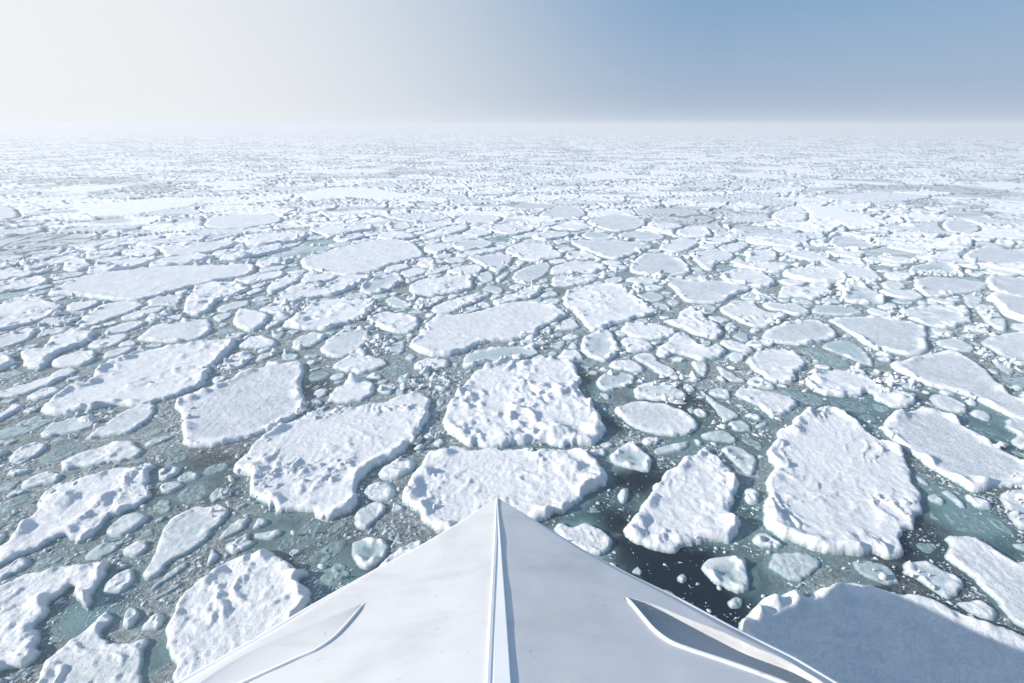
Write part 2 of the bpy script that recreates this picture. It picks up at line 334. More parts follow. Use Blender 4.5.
fl('', 'swirled slushy floe between the scrolled floe and the shaded floe', 'slush', .9, '765,565 775,552 800,551 820,558 823,568 810,578 797,582 778,575')
fl('', 'low slushy floe between the swirled floe and the bluish waxy floe', 'slush', .7, '850,562 865,558 885,563 897,573 900,585 880,584 862,575')
fl('', 'tiny chunk in the dark water nearest the starboard rail', 'lump', .8, '630,572 637,564 645,571 641,576')
fl('', 'small half-sunk chunk in the dark lead, before the ring-shaped cluster', 'lump', .7, '675,575 683,571 690,578 684,584 676,581')
fl('', 'pale drowned chunk touching the starboard edge of the bow', 'slush', .7, '655,588 668,587 679,595 674,600 663,594')
fl('', 'small ragged chunk in black water between the bow and pear-shaped floes', 'lump', .9, '616,497 620,488 630,487 629,500 622,504')
fl('', 'long ramp-like floe in front of the slanted grey-white plate', 'lump', 1.3, '274,299 287,292 320,287 340,277 362,274 372,276 360,284 335,294 310,298 290,303 275,303')
fl('', 'crescent-rimmed oval floe beside the dark gap below the slanted plate', 'ring', 1.1, '359,289 370,280 395,274 404,279 397,286 375,294 362,292')
fl('', 'tilted block with a steep blue face below the slanted plate', 'block', 1.4, '266,289 272,282 290,275 301,274 300,280 285,287 271,294')
fl('teal-bellied floe', 'lumpy floe with a teal pool on its near side', 'lump', 1.3, '282,325 292,316 310,305 330,299 355,299 374,299 372,308 365,317 342,324 327,329 305,329')
fl('', 'jagged little snow heap beside the broad low floe', 'block', 1.7, '234,324 237,310 252,309 270,315 263,325 250,331')
fl('', 'rounded snow-heaped floe with teal foot beside the long flat floe', 'block', 1.3, '369,319 380,312 397,312 417,316 419,325 410,332 392,332 375,326')
fl('', 'small rubbly floe beyond the rounded snow-heaped floe', 'lump', .9, '385,300 395,296 412,304 410,308 392,307')
fl('', 'smooth oval floe in front of the teal-bellied floe', 'flat', 1.0, '291,346 297,337 315,332 327,335 320,342 300,350')
fl('', 'dirty rubble floe with dark streaks near the teal-bellied floe', 'slush', 1.2, '320,347 340,330 360,329 370,332 365,345 350,355 330,356')
fl('', 'bumpy tapered floe behind the mushroom floe', 'block', 1.2, '332,367 345,357 365,346 370,355 387,360 385,366 365,373 352,372')
fl('mushroom floe', 'round floe with a snow knob on its back, above the huge creased floe', 'block', 1.4, '327,400 332,390 345,382 355,375 370,380 376,387 372,395 355,402 335,402')
fl('', 'egg-sized grey floe in the lead near the jagged little heap', 'flat', .8, '271,333 280,327 286,332 280,339 272,337')
fl('', 'narrow smooth floe touching the far rim of the grey pan floe', 'flat', .9, '255,360 260,354 280,350 282,352 267,359 257,362')
fl('', 'little flat floe beside the narrow smooth one above the grey pan', 'flat', .8, '280,356 285,351 300,354 297,359 285,360')
fl('', 'angular slab standing by the near end of the long flat floe', 'flat', .8, '384,347 405,340 404,352 392,355')
fl('', 'slim slab beside the angular slab near the long flat floe', 'flat', .8, '377,344 387,337 392,340 382,347')
fl('slanted plate', 'broad slanted grey-white plate with a straight dark near edge', 'flat', 1.1, '300,262 307,256 330,250 360,242 390,239 412,242 425,254 420,257 390,265 370,272 345,275 310,270')
fl('long white sheet', 'very long white sheet with a thin shadow line on its near edge', 'flat', 1.2, '48,293 82,277 130,270 175,266 225,265 253,264 256,269 247,275 220,280 190,287 150,297 132,300 100,298 70,294')
fl('', 'rubbly floe with teal shadows in front of the long white sheet', 'block', 1.2, '182,307 197,285 220,282 245,284 248,290 225,298 215,302 207,312 190,315')
fl('', 'finger-like floe below the rubbly floe with teal shadows', 'flat', 1.1, '215,309 225,304 247,300 249,305 225,312')
fl('broad low floe', 'broad low oval floe with a dark rounded end beside a teal lead', 'flat', 1.1, '138,336 155,325 175,321 207,319 212,325 211,332 195,339 170,342 140,340')
fl('', 'pale shield-shaped floe between the long white sheet and ramp floe', 'flat', 1.0, '77,324 85,315 100,305 125,301 145,303 140,308 120,316 95,325 82,327')
fl('upturned ramp floe', 'upturned ramp-like slab with a tall bluish broken face', 'block', 2.0, '20,362 23,350 45,347 50,338 75,330 93,330 90,340 70,348 57,353 50,362 35,368')
fl('', 'rugged snowy floe at the frame edge below the long white sheet', 'block', 1.1, '-20,312 0,305 15,297 38,297 60,304 61,309 45,318 15,327 0,330 -25,335')
fl('', 'pointed floe at the frame edge below the rugged snowy floe', 'flat', 1.1, '-20,340 0,336 15,331 35,327 37,331 25,341 0,349 -20,354')
fl('', 'small torpedo-shaped floe above the wide cracked floe', 'flat', 1.1, '101,357 107,351 130,346 136,347 125,354 105,359')
fl('', 'long bumpy floe below the upturned ramp floe', 'lump', 1.3, '-10,395 20,385 45,377 60,369 80,369 60,380 37,390 15,396')
fl('', 'dark-sided wedge at the frame edge below the long bumpy floe', 'flat', 1.3, '-15,415 0,412 12,404 25,404 15,412 0,420 -15,425')
fl('', 'low knobbly strip between the rugged floe and the shield-shaped floe', 'lump', 1.0, '38,322 50,317 75,316 78,320 57,325 40,326')
fl('', 'slim curved floe pointing to the teal lead below the long white sheet', 'lump', 1.1, '120,317 135,312 162,306 165,309 145,317 125,320')
fl('', 'bluish tilted slab beside the upturned ramp floe', 'block', 1.2, '104,330 125,322 145,321 142,326 125,332 107,335')
fl('', 'long tilted slab with a blue face beyond the long white sheet', 'block', 1.4, '22,269 32,264 60,257 82,252 77,259 55,265 32,270')
fl('', 'bright snow heap next to the long tilted slab', 'block', 1.8, '62,266 72,257 82,257 92,264 82,270 67,270')
fl('', 'thin tilted slab farther off than the bright snow heap', 'block', 1.3, '100,246 125,239 160,235 160,239 130,245 105,248')
fl('', 'distant smooth white plate above the slanted plate', 'flat', 1.0, '205,222 212,217 237,215 275,215 280,222 240,228 208,227')
fl('', 'distant bright plate cut by the frame with a blue shadow below it', 'flat', 1.3, '-20,208 10,207 18,213 15,218 -20,222')
fl('', 'small peaked snow heap beyond the long white sheet', 'block', 1.5, '122,254 127,247 140,246 160,250 150,256')
fl('far grey plate', 'grey diamond-shaped plate in the far middle with a white near edge', 'pan', 1.0, '570,241 595,240 625,241 652,245 647,249 630,255 615,259 590,252')
fl('', 'triangular grey plate pointing at the ship, beyond the long flat floe', 'pan', 1.1, '467,257 482,255 505,254 514,257 507,267 497,272 485,267')
fl('', 'flat floe with a dark far corner, beyond the far grey plate', 'pan', 1.0, '539,215 555,207 575,206 586,212 580,217 550,218')
fl('', 'large distant pan directly beyond the far grey plate', 'pan', 1.0, '587,221 605,217 625,215 644,220 642,227 617,231 597,227')
fl('', 'rounded pan touching the outer corner of the far grey plate', 'pan', .9, '617,235 632,231 650,232 665,235 660,240 635,240')
fl('', 'small pan touching the inner corner of the far grey plate', 'pan', .9, '581,235 592,231 612,235 612,239 590,239')
fl('', 'lumpy blue-shadowed floe in front of the far grey plate', 'lump', 1.1, '550,270 560,264 590,261 607,266 600,272 555,274')
fl('', 'row of joined lumps beyond the rough triangular floe', 'block', 1.1, '550,280 555,276 575,276 597,279 585,284 555,286')
fl('', 'ribbed oblong floe beyond the long flat floe', 'fold', 1.2, '408,287 420,280 445,276 470,275 474,282 470,289 440,295 417,296')
fl('', 'tilted slab with a dark teal face leaning over the long flat floe', 'block', 1.3, '430,310 450,300 482,292 490,294 475,302 450,312')
fl('', 'row of pressed-up blocks ending in black water behind the long flat floe', 'block', 1.6, '492,300 512,294 532,285 540,286 539,294 515,301 500,306')
fl('', 'small round floe just below the triangular grey plate', 'flat', 1.0, '477,277 482,272 492,272 494,280 482,282')
fl('', 'sliver standing beside the small round floe below the triangular plate', 'block', 1.2, '495,278 507,271 510,274 500,282')
fl('', 'small smooth floe between the ribbed floe and the pressed-up blocks', 'flat', .9, '481,289 492,285 504,289 501,294 490,292')
fl('', 'cracked grey floe near the tip of the triangular grey plate', 'slush', 1.0, '512,275 525,267 548,262 550,270 535,281 517,282')
fl('', 'long tilted slab behind the triangular grey plate', 'block', 1.3, '457,254 475,250 505,246 507,249 482,254 462,257')
fl('', 'flat oval floe far beyond the triangular grey plate', 'flat', 1.0, '455,219 470,215 500,216 495,222 460,224')
fl('', 'tilted bright slab far beyond the slanted plate', 'block', 1.3, '420,237 445,227 467,225 465,230 437,238')
fl('', 'little ring of ice like a doughnut beside the central blocky floe', 'ring', 1.1, '430,383 437,376 447,377 452,384 445,390 435,389')
fl('', 'dull angular chip below the tip of the long flat floe', 'flat', .8, '404,358 410,353 417,356 412,362')
fl('', 'wedge chip among broken pieces above the doughnut-like ring', 'flat', .8, '417,371 430,369 429,380')
fl('', 'small chip beside the mushroom floe in a cluster of shards', 'flat', .8, '394,392 397,387 405,389 405,395 397,396')
fl('', 'pointed shard between the mushroom floe and the doughnut-like ring', 'flat', .8, '407,380 415,379 424,387 415,390')
fl('', 'grey shard at the far side of the shard cluster', 'slush', .8, '397,377 410,372 410,380 400,384')
fl('', 'small disc between the huge creased floe and central blocky floe', 'ring', .9, '436,400 445,399 444,405 437,406')
fl('', 'tiny disc touching the doughnut-like ring', 'flat', .8, '444,392 452,390 452,395 446,396')
fl('', 'tiny floe above the wedge near the bowl floe', 'flat', .8, '550,335 560,330 565,335 555,338')
fl('', 'small wedge in the lead between the long flat floe and bowl floe', 'flat', .9, '549,345 565,339 566,345 560,349')
fl('', "small cupped disc beside the bow floe's far corner", 'ring', .9, '422,436 427,432 436,434 435,439 427,441')
fl('', "little crusty floe stuck to the bow floe's far corner", 'lump', .9, '430,443 440,437 447,441 440,447')
fl('', 'tiny floe under the grey-topped rounded block', 'flat', .8, '598,393 606,392 612,397 607,400')
fl('', 'drowned bluish chip hugging the shaded flank of the central blocky floe', 'slush', .7, '599,404 606,404 609,411 603,412')
fl('', 'faint chip at the end of the almond floe', 'slush', .8, '686,408 694,406 696,412 691,414')
fl('', 'faint rounded chip beside the small floe at the spearhead wedge', 'slush', .8, '754,424 765,421 769,425 758,429')
fl('', 'very long distant plate stretching beyond the grey square pan', 'flat', 1.1, '815,196 843,194 880,192 930,196 908,200 868,202 843,201')
fl('', 'rounded distant pan past the white-lipped plate by the frame', 'pan', 1.0, '943,222 963,220 980,227 973,232 948,231')
fl('', 'grey-centred rimmed plate beyond the rough snowy floe', 'ring', .9, '908,271 918,264 943,262 960,268 958,275 930,273')
fl('white-lipped plate', 'pale plate with an upturned white lip at the frame edge', 'pan', 1.2, '987,285 989,275 1018,278 1040,280 1045,297 1008,295')
fl('', 'wide plate farther off than the white-lipped plate', 'pan', 1.0, '963,255 985,246 1008,250 1035,255 1035,262 993,265 973,262')
fl('', 'pale pointed plate beyond the pitted rimmed floe', 'pan', 1.0, '828,243 843,235 863,240 878,247 848,249')
fl('', 'streaked flat plate just beyond the pitted rimmed floe', 'fold', .9, '820,262 838,262 870,268 883,278 873,282 850,277')
fl('', 'crumbled floe beyond the rough snowy floe, near the bright dome', 'slush', 1.3, '913,280 938,277 983,282 983,290 958,294 928,296')
fl('', 'streaky floe with curved ridges beyond the speckled grey floe', 'fold', 1.1, '975,305 993,308 1008,322 1005,331 985,322')
fl('', 'small pale floe between the crumbled floe and the curved-ridge floe', 'lump', .9, '963,295 983,296 980,307 968,306')
fl('', 'bright distant snow hump above the pair of knobs', 'block', 1.2, '772,214 795,206 807,212 805,220 780,221')
fl('', "jagged small heap beyond the wavy grey pan's lumpy neighbour", 'lump', 1.0, '720,246 740,242 750,245 737,252 722,250')
fl('', 'lumpy floe beyond the pair of snowy knobs', 'lump', 1.0, '745,257 755,250 775,250 775,260 750,262')
fl('', 'distant lumpy floe past the curved white floe', 'lump', 1.1, '677,230 700,225 712,232 707,237 682,236')
fl('', 'distant floe with a grey edge between two lumpy ones', 'flat', 1.0, '660,245 682,237 700,242 682,252 662,250')
fl('', "tiny smooth floe below the wavy grey pan's pointed end", 'flat', .8, '666,301 672,298 682,302 677,306 670,305')
fl('', 'small dome beside the stepped floe between heap and smooth pan', 'lump', 1.0, '724,326 730,322 739,327 735,331 727,330')
fl('', 'small grey plate beyond the stout rounded floe', 'slush', .9, '732,334 745,332 751,339 745,342 735,338')
BUMPS = {'shaded floe': [(758, 612, 15, .22), (775, 602, 14, .2), (795, 598, 13, .2), (835, 590, 22, .16), (748, 626, 12, .2)],
    'bow floe': [(412, 495, 14, .22), (425, 472, 12, .2), (418, 512, 12, .18), (440, 530, 10, .15), (570, 468, 20, .2), (590, 480, 14, .15)],
    'central blocky floe': [(555, 430, 20, .24), (595, 428, 15, .22), (505, 436, 16, .14), (560, 395, 12, .16)],
    'scrolled floe': [(793, 430, 15, .16), (812, 418, 13, .14), (850, 547, 22, .15), (825, 545, 14, .12), (772, 515, 13, .12)],
    'mushroom floe': [(353, 381, 9, .45)], 'grey pan floe': [(190, 399, 9, .15), (204, 392, 9, .16), (217, 386, 8, .15)],
    'long trough floe': [(898, 416, 13, .15), (985, 482, 12, .12)], 'pear-shaped floe': [(640, 517, 14, .12), (735, 522, 12, .12), (700, 455, 12, .1)],
    'rumpled floe': [(300, 588, 15, .22), (262, 556, 13, .16), (285, 565, 12, .14)], 'hooked floe': [(85, 600, 12, .2), (100, 572, 12, .16), (40, 600, 14, .12)],
    'teal-bellied floe': [(300, 320, 9, .2), (345, 305, 10, .15)], 'boot-shaped floe': [(820, 380, 10, .16), (900, 398, 10, .2)],
    'long white sheet': [(180, 263, 5, .3)], 'crumpled hill floe': [(60, 500, 20, .2), (100, 500, 14, .16)]}
for f in T: f['bumps'] = BUMPS.get(f['ref'], ())

# ------------------------------------------------------------------ height of the ice over a floe
STY = {  # rim height, rim width, lump, fold, fine, tint
    'pan':   (.10, .28, .04, .02, .030, .80),
    'lump':  (.11, .26, .17, .04, .024, .12),
    'fold':  (.09, .26, .07, .15, .022, .22),
    'flat':  (.07, .30, .06, .03, .022, .35),
    'ring':  (.22, .28, .03, .02, .015, .75),
    'slush': (.02, .20, .05, .05, .030, .80),
    'block': (.08, .26, .28, .04, .024, .08),
}
def ice_height(x, y, d, R, H0, style, seed, ux=(1., 0.)):
    rim, rw, lump, fold, fine, tint = STY[style]
    sc = np.clip(R / 4., .42, 1.)            # small floes carry small relief
    wall = sstep(0, .10 + .05 * sc, d)
    rn = .06 + 1.3 * sstep(-.15, .5, fbm(x / (1.1 * sc), y / (1.1 * sc), 2, seed + 3))
    w = rw * (.5 + .7 * sc)
    rimp = rim * sc * 1.5 * rn * np.exp(-((d - w * .6) / (w * .8)) ** 2)
    a = x * ux[0] + y * ux[1]; b = -x * ux[1] + y * ux[0]
    wx = fbm(x * .5, y * .5, 2, seed + 40) * 1.2; wy = fbm(x * .5 + 7, y * .5, 2, seed + 41) * 1.2
    mask = sstep(-.28, .42, fbm(x * .42, y * .42, 2, seed + 9))
    lr = ridged((x + wx * .5) / .95, (y + wy * .5) / .95, 5, seed + 1)
    lf = fbm(x / .38, y / .38, 4, seed + 21)
    lumps = lump * sc * (np.clip(lr - .25, 0, 1) * 1.1 + .35 * lf) * (.10 + 1.05 * mask)
    fr = ridged((a + wx) / 1.7, (b + wy) / .55, 3, seed + 2)
    folds = fold * sc * np.clip(fr - .45, 0, 1) * 1.9 * (.08 + 1.1 * sstep(-.1, .4, fbm(x * .45 + 3, y * .45, 2, seed + 11)))
    und = .06 * sc * fbm(x * .3, y * .3, 2, seed + 5)
    fn = fine * (fbm(x / .16, y / .16, 3, seed + 6) + .6 * ridged(x / .3, y / .3, 2, seed + 7) - .3)
    inner = sstep(.02, .25, d)
    z = -.06 + (H0 + .06) * wall + (rimp + lumps + folds + und) * inner + fn * wall
    z *= 1 - .12 * sstep(0, .5 * R, d) * (style in ('pan', 'ring'))
    if style == 'ring': z -= .6 * H0 * sstep(.25 * R, .55 * R, d)
    t = tint * sstep(w * .9, w * 1.6 + .1, d) * (.75 + .5 * fbm(x * .8, y * .8, 3, seed + 30)) * (1 - .7 * sstep(.04, .16, lumps + folds))
    wet = (1 - sstep(.0, .14, z)) * .85
    return z, np.clip(t, 0, 1), np.clip(wet, 0, 1)

def poly_area(P):
    return .5 * abs(np.sum(P[:, 0] * np.roll(P[:, 1], -1) - P[:, 1] * np.roll(P[:, 0], -1)))

def build_traced(f, idx):
    px = np.array(f['px'])
    A0 = np.array([W(a, b, .2) for a, b in px]); size = math.sqrt(poly_area(A0))
    H0 = f['hf'] * np.clip(.05 + .014 * size, .07, .165)
    pw = np.array([W(a, b, H0 * .8) for a, b in px])
    c = pw.mean(0); z = depth_at(*c); pxm = z / F
    sp = 1.5 * pxm
    out = smooth_closed(pw, sp * 1.6)
    # crumbled edge
    t = np.roll(out, -1, 0) - np.roll(out, 1, 0); nrm = np.stack([t[:, 1], -t[:, 0]], 1); nrm /= np.linalg.norm(nrm, axis=1)[:, None] + 1e-9
    rough = {'lump': 1.3, 'block': 1.5, 'fold': 1.0, 'pan': .6, 'flat': .9, 'ring': .8, 'slush': 1.3}[f['style']]
    sc = min(1, size / 4)
    j = fbm(out[:, 0] / (.9 * sc + .1), out[:, 1] / (.9 * sc + .1), 3, idx) * .22 * sc * rough + fbm(out[:, 0] / .28, out[:, 1] / .28, 2, idx + 50) * .06 * rough * min(1, size / 2) + fbm(out[:, 0] / .13, out[:, 1] / .13, 2, idx + 60) * .04 * min(1, size / 2)
    out = out + nrm * j[:, None]
    f['world'] = out; f['size'] = size; f['c'] = c; f['H0'] = H0
    # interior points
    dep = math.atan2(H, math.hypot(*c)); sy = sp * min(2.2, 1 / math.sin(dep) * .8)
    # align the sampling grid with the line of sight
    v = c / np.linalg.norm(c); r = np.array([v[1], -v[0]])
    q = out @ np.stack([r, v], 1)
    lo, hi = q.min(0), q.max(0)
    gx, gy = np.meshgrid(np.arange(lo[0], hi[0], sp), np.arange(lo[1], hi[1], sy))
    g = np.stack([gx.ravel(), gy.ravel()], 1); rg = np.random.default_rng(idx)
    g += (rg.random(g.shape) - .5) * np.array([sp, sy]) * .7
    P = g @ np.stack([r, v], 0)
    d, ins = seg_dist(P, out)
    P = P[ins & (d > .45 * sp)]
    allp = np.vstack([out, P]); n = len(out)
    res = delaunay_2d_cdt([Vector(p) for p in allp.tolist()], [(i, (i + 1) % n) for i in range(n)], [list(range(n))], 1, 1e-5, False)
    V = np.array([tuple(p) for p in res[0]]); Fc = np.array([t for t in res[2] if len(t) == 3])
    d, ins = seg_dist(V, out)
    d = np.where(d < 1e-4, 0, d)
    # long axis for folds
    q = out - c; ev = np.linalg.eigh(q.T @ q)[1][:, 1]
    z, t, w = ice_height(V[:, 0], V[:, 1], d, size, H0, f['style'], 100 + idx * 13, ev)
    for (hx, hy, hr, hh) in f.get('bumps', ()):
        bx, by = W(hx, hy, H0); br = hr * pxm
        dd = np.hypot(V[:, 0] - bx, (V[:, 1] - by)) / br
        bmp = hh * (1 - sstep(0, 1, dd + .25 * fbm(V[:, 0] * 2, V[:, 1] * 2, 3, idx))) * (.8 + .5 * ridged(V[:, 0] / .6, V[:, 1] / .6, 2, idx + 8))
        z = z + bmp * sstep(0, .2, d)
        t = t * (1 - np.clip(np.abs(bmp) * 6, 0, 1))
    # winding
    a, b, cc = V[Fc[:, 0]], V[Fc[:, 1]], V[Fc[:, 2]]
    cr = (b[:, 0] - a[:, 0]) * (cc[:, 1] - a[:, 1]) - (b[:, 1] - a[:, 1]) * (cc[:, 0] - a[:, 0])
    Fc = np.where((cr < 0)[:, None], Fc[:, [0, 2, 1]], Fc)
    V3 = np.column_stack([V, z]); org = np.array([c[0], c[1], 0.])
    o = mesh_np('ice_floe', V3 - org, Fc, M_ICE, np.column_stack([t, w, w * 0]))
    o.location = org
    o['label'] = f['label']; o['category'] = 'ice floe'; o['group'] = 'ice floes floating round the bow'
    return o

for i, f in enumerate(T): build_traced(f, i)

# ------------------------------------------------------------------ free-space raster between the traced floes
CELL = .15; X0, X1, Y0, Y1 = -84., 84., 2.5, 68.
nx = int((X1 - X0) / CELL); ny = int((Y1 - Y0) / CELL)
gxs = X0 + (np.arange(nx) + .5) * CELL; gys = Y0 + (np.arange(ny) + .5) * CELL
DIST = np.full((ny, nx), 4.)
def stamp(poly, margin=2.5):
    i0 = max(0, int((poly[:, 0].min() - margin - X0) / CELL)); i1 = min(nx, int((poly[:, 0].max() + margin - X0) / CELL) + 1)
    j0 = max(0, int((poly[:, 1].min() - margin - Y0) / CELL)); j1 = min(ny, int((poly[:, 1].max() + margin - Y0) / CELL) + 1)
    if i1 <= i0 or j1 <= j0: return
    gx, gy = np.meshgrid(gxs[i0:i1], gys[j0:j1])
    d, ins = seg_dist(np.stack([gx.ravel(), gy.ravel()], 1), poly)
    d = np.where(ins, -d, d).reshape(gx.shape)
    DIST[j0:j1, i0:i1] = np.minimum(DIST[j0:j1, i0:i1], d)
for f in T:
    w = f['world']; k = max(1, len(w) // 90)
    stamp(w[::k])

def dist_at(x, y):
    i = np.clip(((x - X0) / CELL).astype(int), 0, nx - 1); j = np.clip(((y - Y0) / CELL).astype(int), 0, ny - 1)
    return DIST[j, i]

# ---------- the ship's plan, used for keeping ice clear of the hull
ZE = 4.5
EDGE_R = [W(a, b, ZE) for a, b in ((497, 497), (540, 523), (583, 549), (630, 573.5), (680, 597.5), (735, 627), (796, 657), (840, 683))]
EDGE_L = [W(a, b, ZE) for a, b in ((497, 497), (456, 524), (420, 545), (380, 566), (340, 588), (308, 606), (254, 638), (200, 668), (172, 684))]
EDGE_R += [(5.6, 3.0), (6.6, 1.6), (7.4, -.2), (8.0, -3.), (8.3, -8.)]
EDGE_L += [(-5.8, 3.0), (-6.8, 1.6), (-7.6, -.2), (-8.1, -3.), (-8.4, -8.)]
# slush concentration: open dark leads, some also painting the shade beside floes (pixel, radius in pixels, openness)
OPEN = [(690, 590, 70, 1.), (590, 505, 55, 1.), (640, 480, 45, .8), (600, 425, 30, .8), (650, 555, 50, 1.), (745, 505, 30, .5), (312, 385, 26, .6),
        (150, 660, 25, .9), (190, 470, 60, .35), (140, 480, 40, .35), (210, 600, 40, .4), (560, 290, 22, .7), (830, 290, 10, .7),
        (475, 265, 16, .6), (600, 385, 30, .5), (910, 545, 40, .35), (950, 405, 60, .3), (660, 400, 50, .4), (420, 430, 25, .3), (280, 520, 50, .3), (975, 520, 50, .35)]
LEAD_SHADE_W = []
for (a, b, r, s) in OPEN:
    x, y = W(a, b); LEAD_SHADE_W.append((x, y, r * depth_at(x, y) / F, s))
TEALP = [(80, 620, 40, 1.), (110, 585, 35, 1.), (160, 475, 25, .9), (60, 550, 60, .6), (225, 345, 26, .8), (305, 322, 20, .9), (520, 444, 60, .6),
         (330, 575, 40, .9), (318, 610, 20, 1.), (430, 300, 30, .6), (690, 345, 25, .6), (660, 440, 40, .5), (720, 440, 50, .5), (865, 405, 40, .8), (960, 425, 60, .6),
         (650, 290, 25, .4), (400, 325, 30, .6), (540, 395, 30, .2), (440, 540, 40, .2), (290, 500, 50, .3), (130, 500, 60, .3), (840, 400, 50, .6)]
TEALW = []
for (a, b, r, s) in TEALP:
    x, y = W(a, b); TEALW.append((x, y, r * depth_at(x, y) / F, s))
def lead_shade(x, y):
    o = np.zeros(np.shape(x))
    for (a, b, r, s) in LEAD_SHADE_W: o = np.maximum(o, s * np.exp(-((x - a) ** 2 + (y - b) ** 2) / (r * r)))
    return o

# ------------------------------------------------------------------ smaller floes fitted into the gaps
def visible(x, y):
    z = depth_at(x, y)
    return (abs(x) / z < 1.13) & (y > 3.0)
autos = []
def try_floe(x, y, R, gap, el, ang):
    d0 = dist_at(np.array([x]), np.array([y]))[0]
    if d0 < gap + .28 * R: return
    n = random.choice((5, 6, 7, 8, 9, 12)); ph = (np.arange(n) + rng.uniform(-.25, .25, n)) / n * 2 * math.pi + random.random()
    rad = R / np.sqrt((np.cos(ph - ang) / el) ** 2 + (np.sin(ph - ang) * el) ** 2)
    rad *= rng.uniform(.68, 1.12, n)
    rr = np.zeros(n); alive = np.ones(n, bool)
    steps = np.linspace(0.05, 1, 14)
    for s in steps:
        xx = x + np.cos(ph) * rad * s; yy = y + np.sin(ph) * rad * s
        ok = dist_at(xx, yy) > gap
        alive &= ok; rr = np.where(alive, rad * s, rr)
    if (rr > .12 * R).mean() < .95: return
    rr = np.maximum(rr, .12 * R)
    rr = np.minimum(rr, (1.9 if n < 9 else 1.45) * np.minimum(np.roll(rr, 1), np.roll(rr, -1)))
    P = np.stack([x + np.cos(ph) * rr, y + np.sin(ph) * rr], 1)
    stamp(P, 1.6)
    autos.append((np.array([x, y]), P, ph, rr))

def hull_clear(x, y): return not (y < 8.6 and abs(x) < 8.5 - max(0, y - 1) * .85)
for (R, tries, gap) in ((3.4, 500, .22), (2.4, 1000, .2), (1.6, 2600, .17), (1.1, 5200, .13), (.75, 9000, .10), (.5, 16000, .07)):
    for _ in range(tries):
        y = 5 + 60 * random.random() ** .9; x = (random.random() * 2 - 1) * depth_at(0, y) * 1.13
        if math.hypot(x, y) > 66: continue
        if not hull_clear(x, y): continue
        if R > 1.2 and y < 22: continue
        if R > .8 and y < 15: continue
        o = float(lead_shade(np.array([x]), np.array([y]))[0])
        if random.random() < o * 1.25: continue
        if y < 26 and random.random() < .5: continue
        if float(fbm(np.array([x / 8]), np.array([y / 5]), 2, 801)[0]) > .30 and y < 38 and random.random() < .8: continue
        xs = x / depth_at(0, y)
        # wind rows: floes left of the ship lie stretched to the upper right, floes on the right to the lower right
        ang = (-.15 + .5 * random.gauss(0, 1)) if xs > .1 else (.55 + .45 * random.gauss(0, 1))
        try_floe(x, y, R * random.uniform(.75, 1.2), gap, random.uniform(1., 1.55), ang)

def ring_floe(c, P, ph, rr, seed, H0, style):
    """a star-shaped floe built from concentric rings"""
    R = math.sqrt(poly_area(P)); z = depth_at(*c); pxm = z / F
    n = int(np.clip(2 * math.pi * rr.mean() / (1.7 * pxm), 9, 90))
    a = np.arange(n) / n * 2 * math.pi + ph[0]
    r = np.interp((a - ph[0]) % (2 * math.pi), np.append(ph - ph[0], 2 * math.pi), np.append(rr, rr[0]))
    r = r * (1 + .10 * fbm(c[0] + np.cos(a) * 2.2, c[1] + np.sin(a) * 2.2, 3, seed)) 
    wpx = .10 / max(r.mean(), .1)
    m = int(np.clip(rr.mean() / (1.7 * pxm), 2, 16))
    fr = np.concatenate([[1, max(.7, 1 - wpx * .8)], np.linspace(max(.62, 1 - wpx * 2.2), .12, m)])
    xs = c[0] + np.cos(a)[None] * r[None] * fr[:, None]; ys = c[1] + np.sin(a)[None] * r[None] * fr[:, None]
    d = (1 - fr)[:, None] * r[None] * .85
    X = np.append(xs.ravel(), c[0]); Y = np.append(ys.ravel(), c[1]); D = np.append(d.ravel(), r.min() * .85)
    zz, t, w = ice_height(X, Y, D, R, H0, style, seed)
    k = len(fr)
    i = np.arange(k - 1)[:, None] * n + np.arange(n)[None]; j = np.arange(k - 1)[:, None] * n + (np.arange(n)[None] + 1) % n
    q = np.stack([i, j, j + n, i + n], -1).reshape(-1, 4)
    tri = np.concatenate([q[:, [0, 1, 2]], q[:, [0, 2, 3]]])
    b = (k - 1) * n; l = np.arange(n)
    tri = np.concatenate([tri, np.stack([b + l, b + (l + 1) % n, np.full(n, k * n)], 1)])
    return np.column_stack([X, Y, zz]), tri, np.column_stack([t, w, w * 0])

def proj(x, y, z=.2):
    dx, dy, dz = x, y, z - H
    zc = dy * CP - dz * SP; u = dx / zc; v = -(dy * SP + dz * CP) / zc
    return CX + F * u, CY + F * v
def px_area(P):
    u, v = proj(P[:, 0], P[:, 1]); return poly_area(np.stack([u, v], 1))
def shown(c):
    u, v = proj(c[0], c[1])
    return 2 < u < 1022 and v < 681 and not (v > 497 + abs(u - 497) * .55)
info = []
for k, (c, P, ph, rr) in enumerate(autos):
    info.append((px_area(P) if shown(c) else 0, k))
info.sort(reverse=True)
NIND = max(0, 296 - len(T))
indiv = {k for a, k in info[:NIND]}

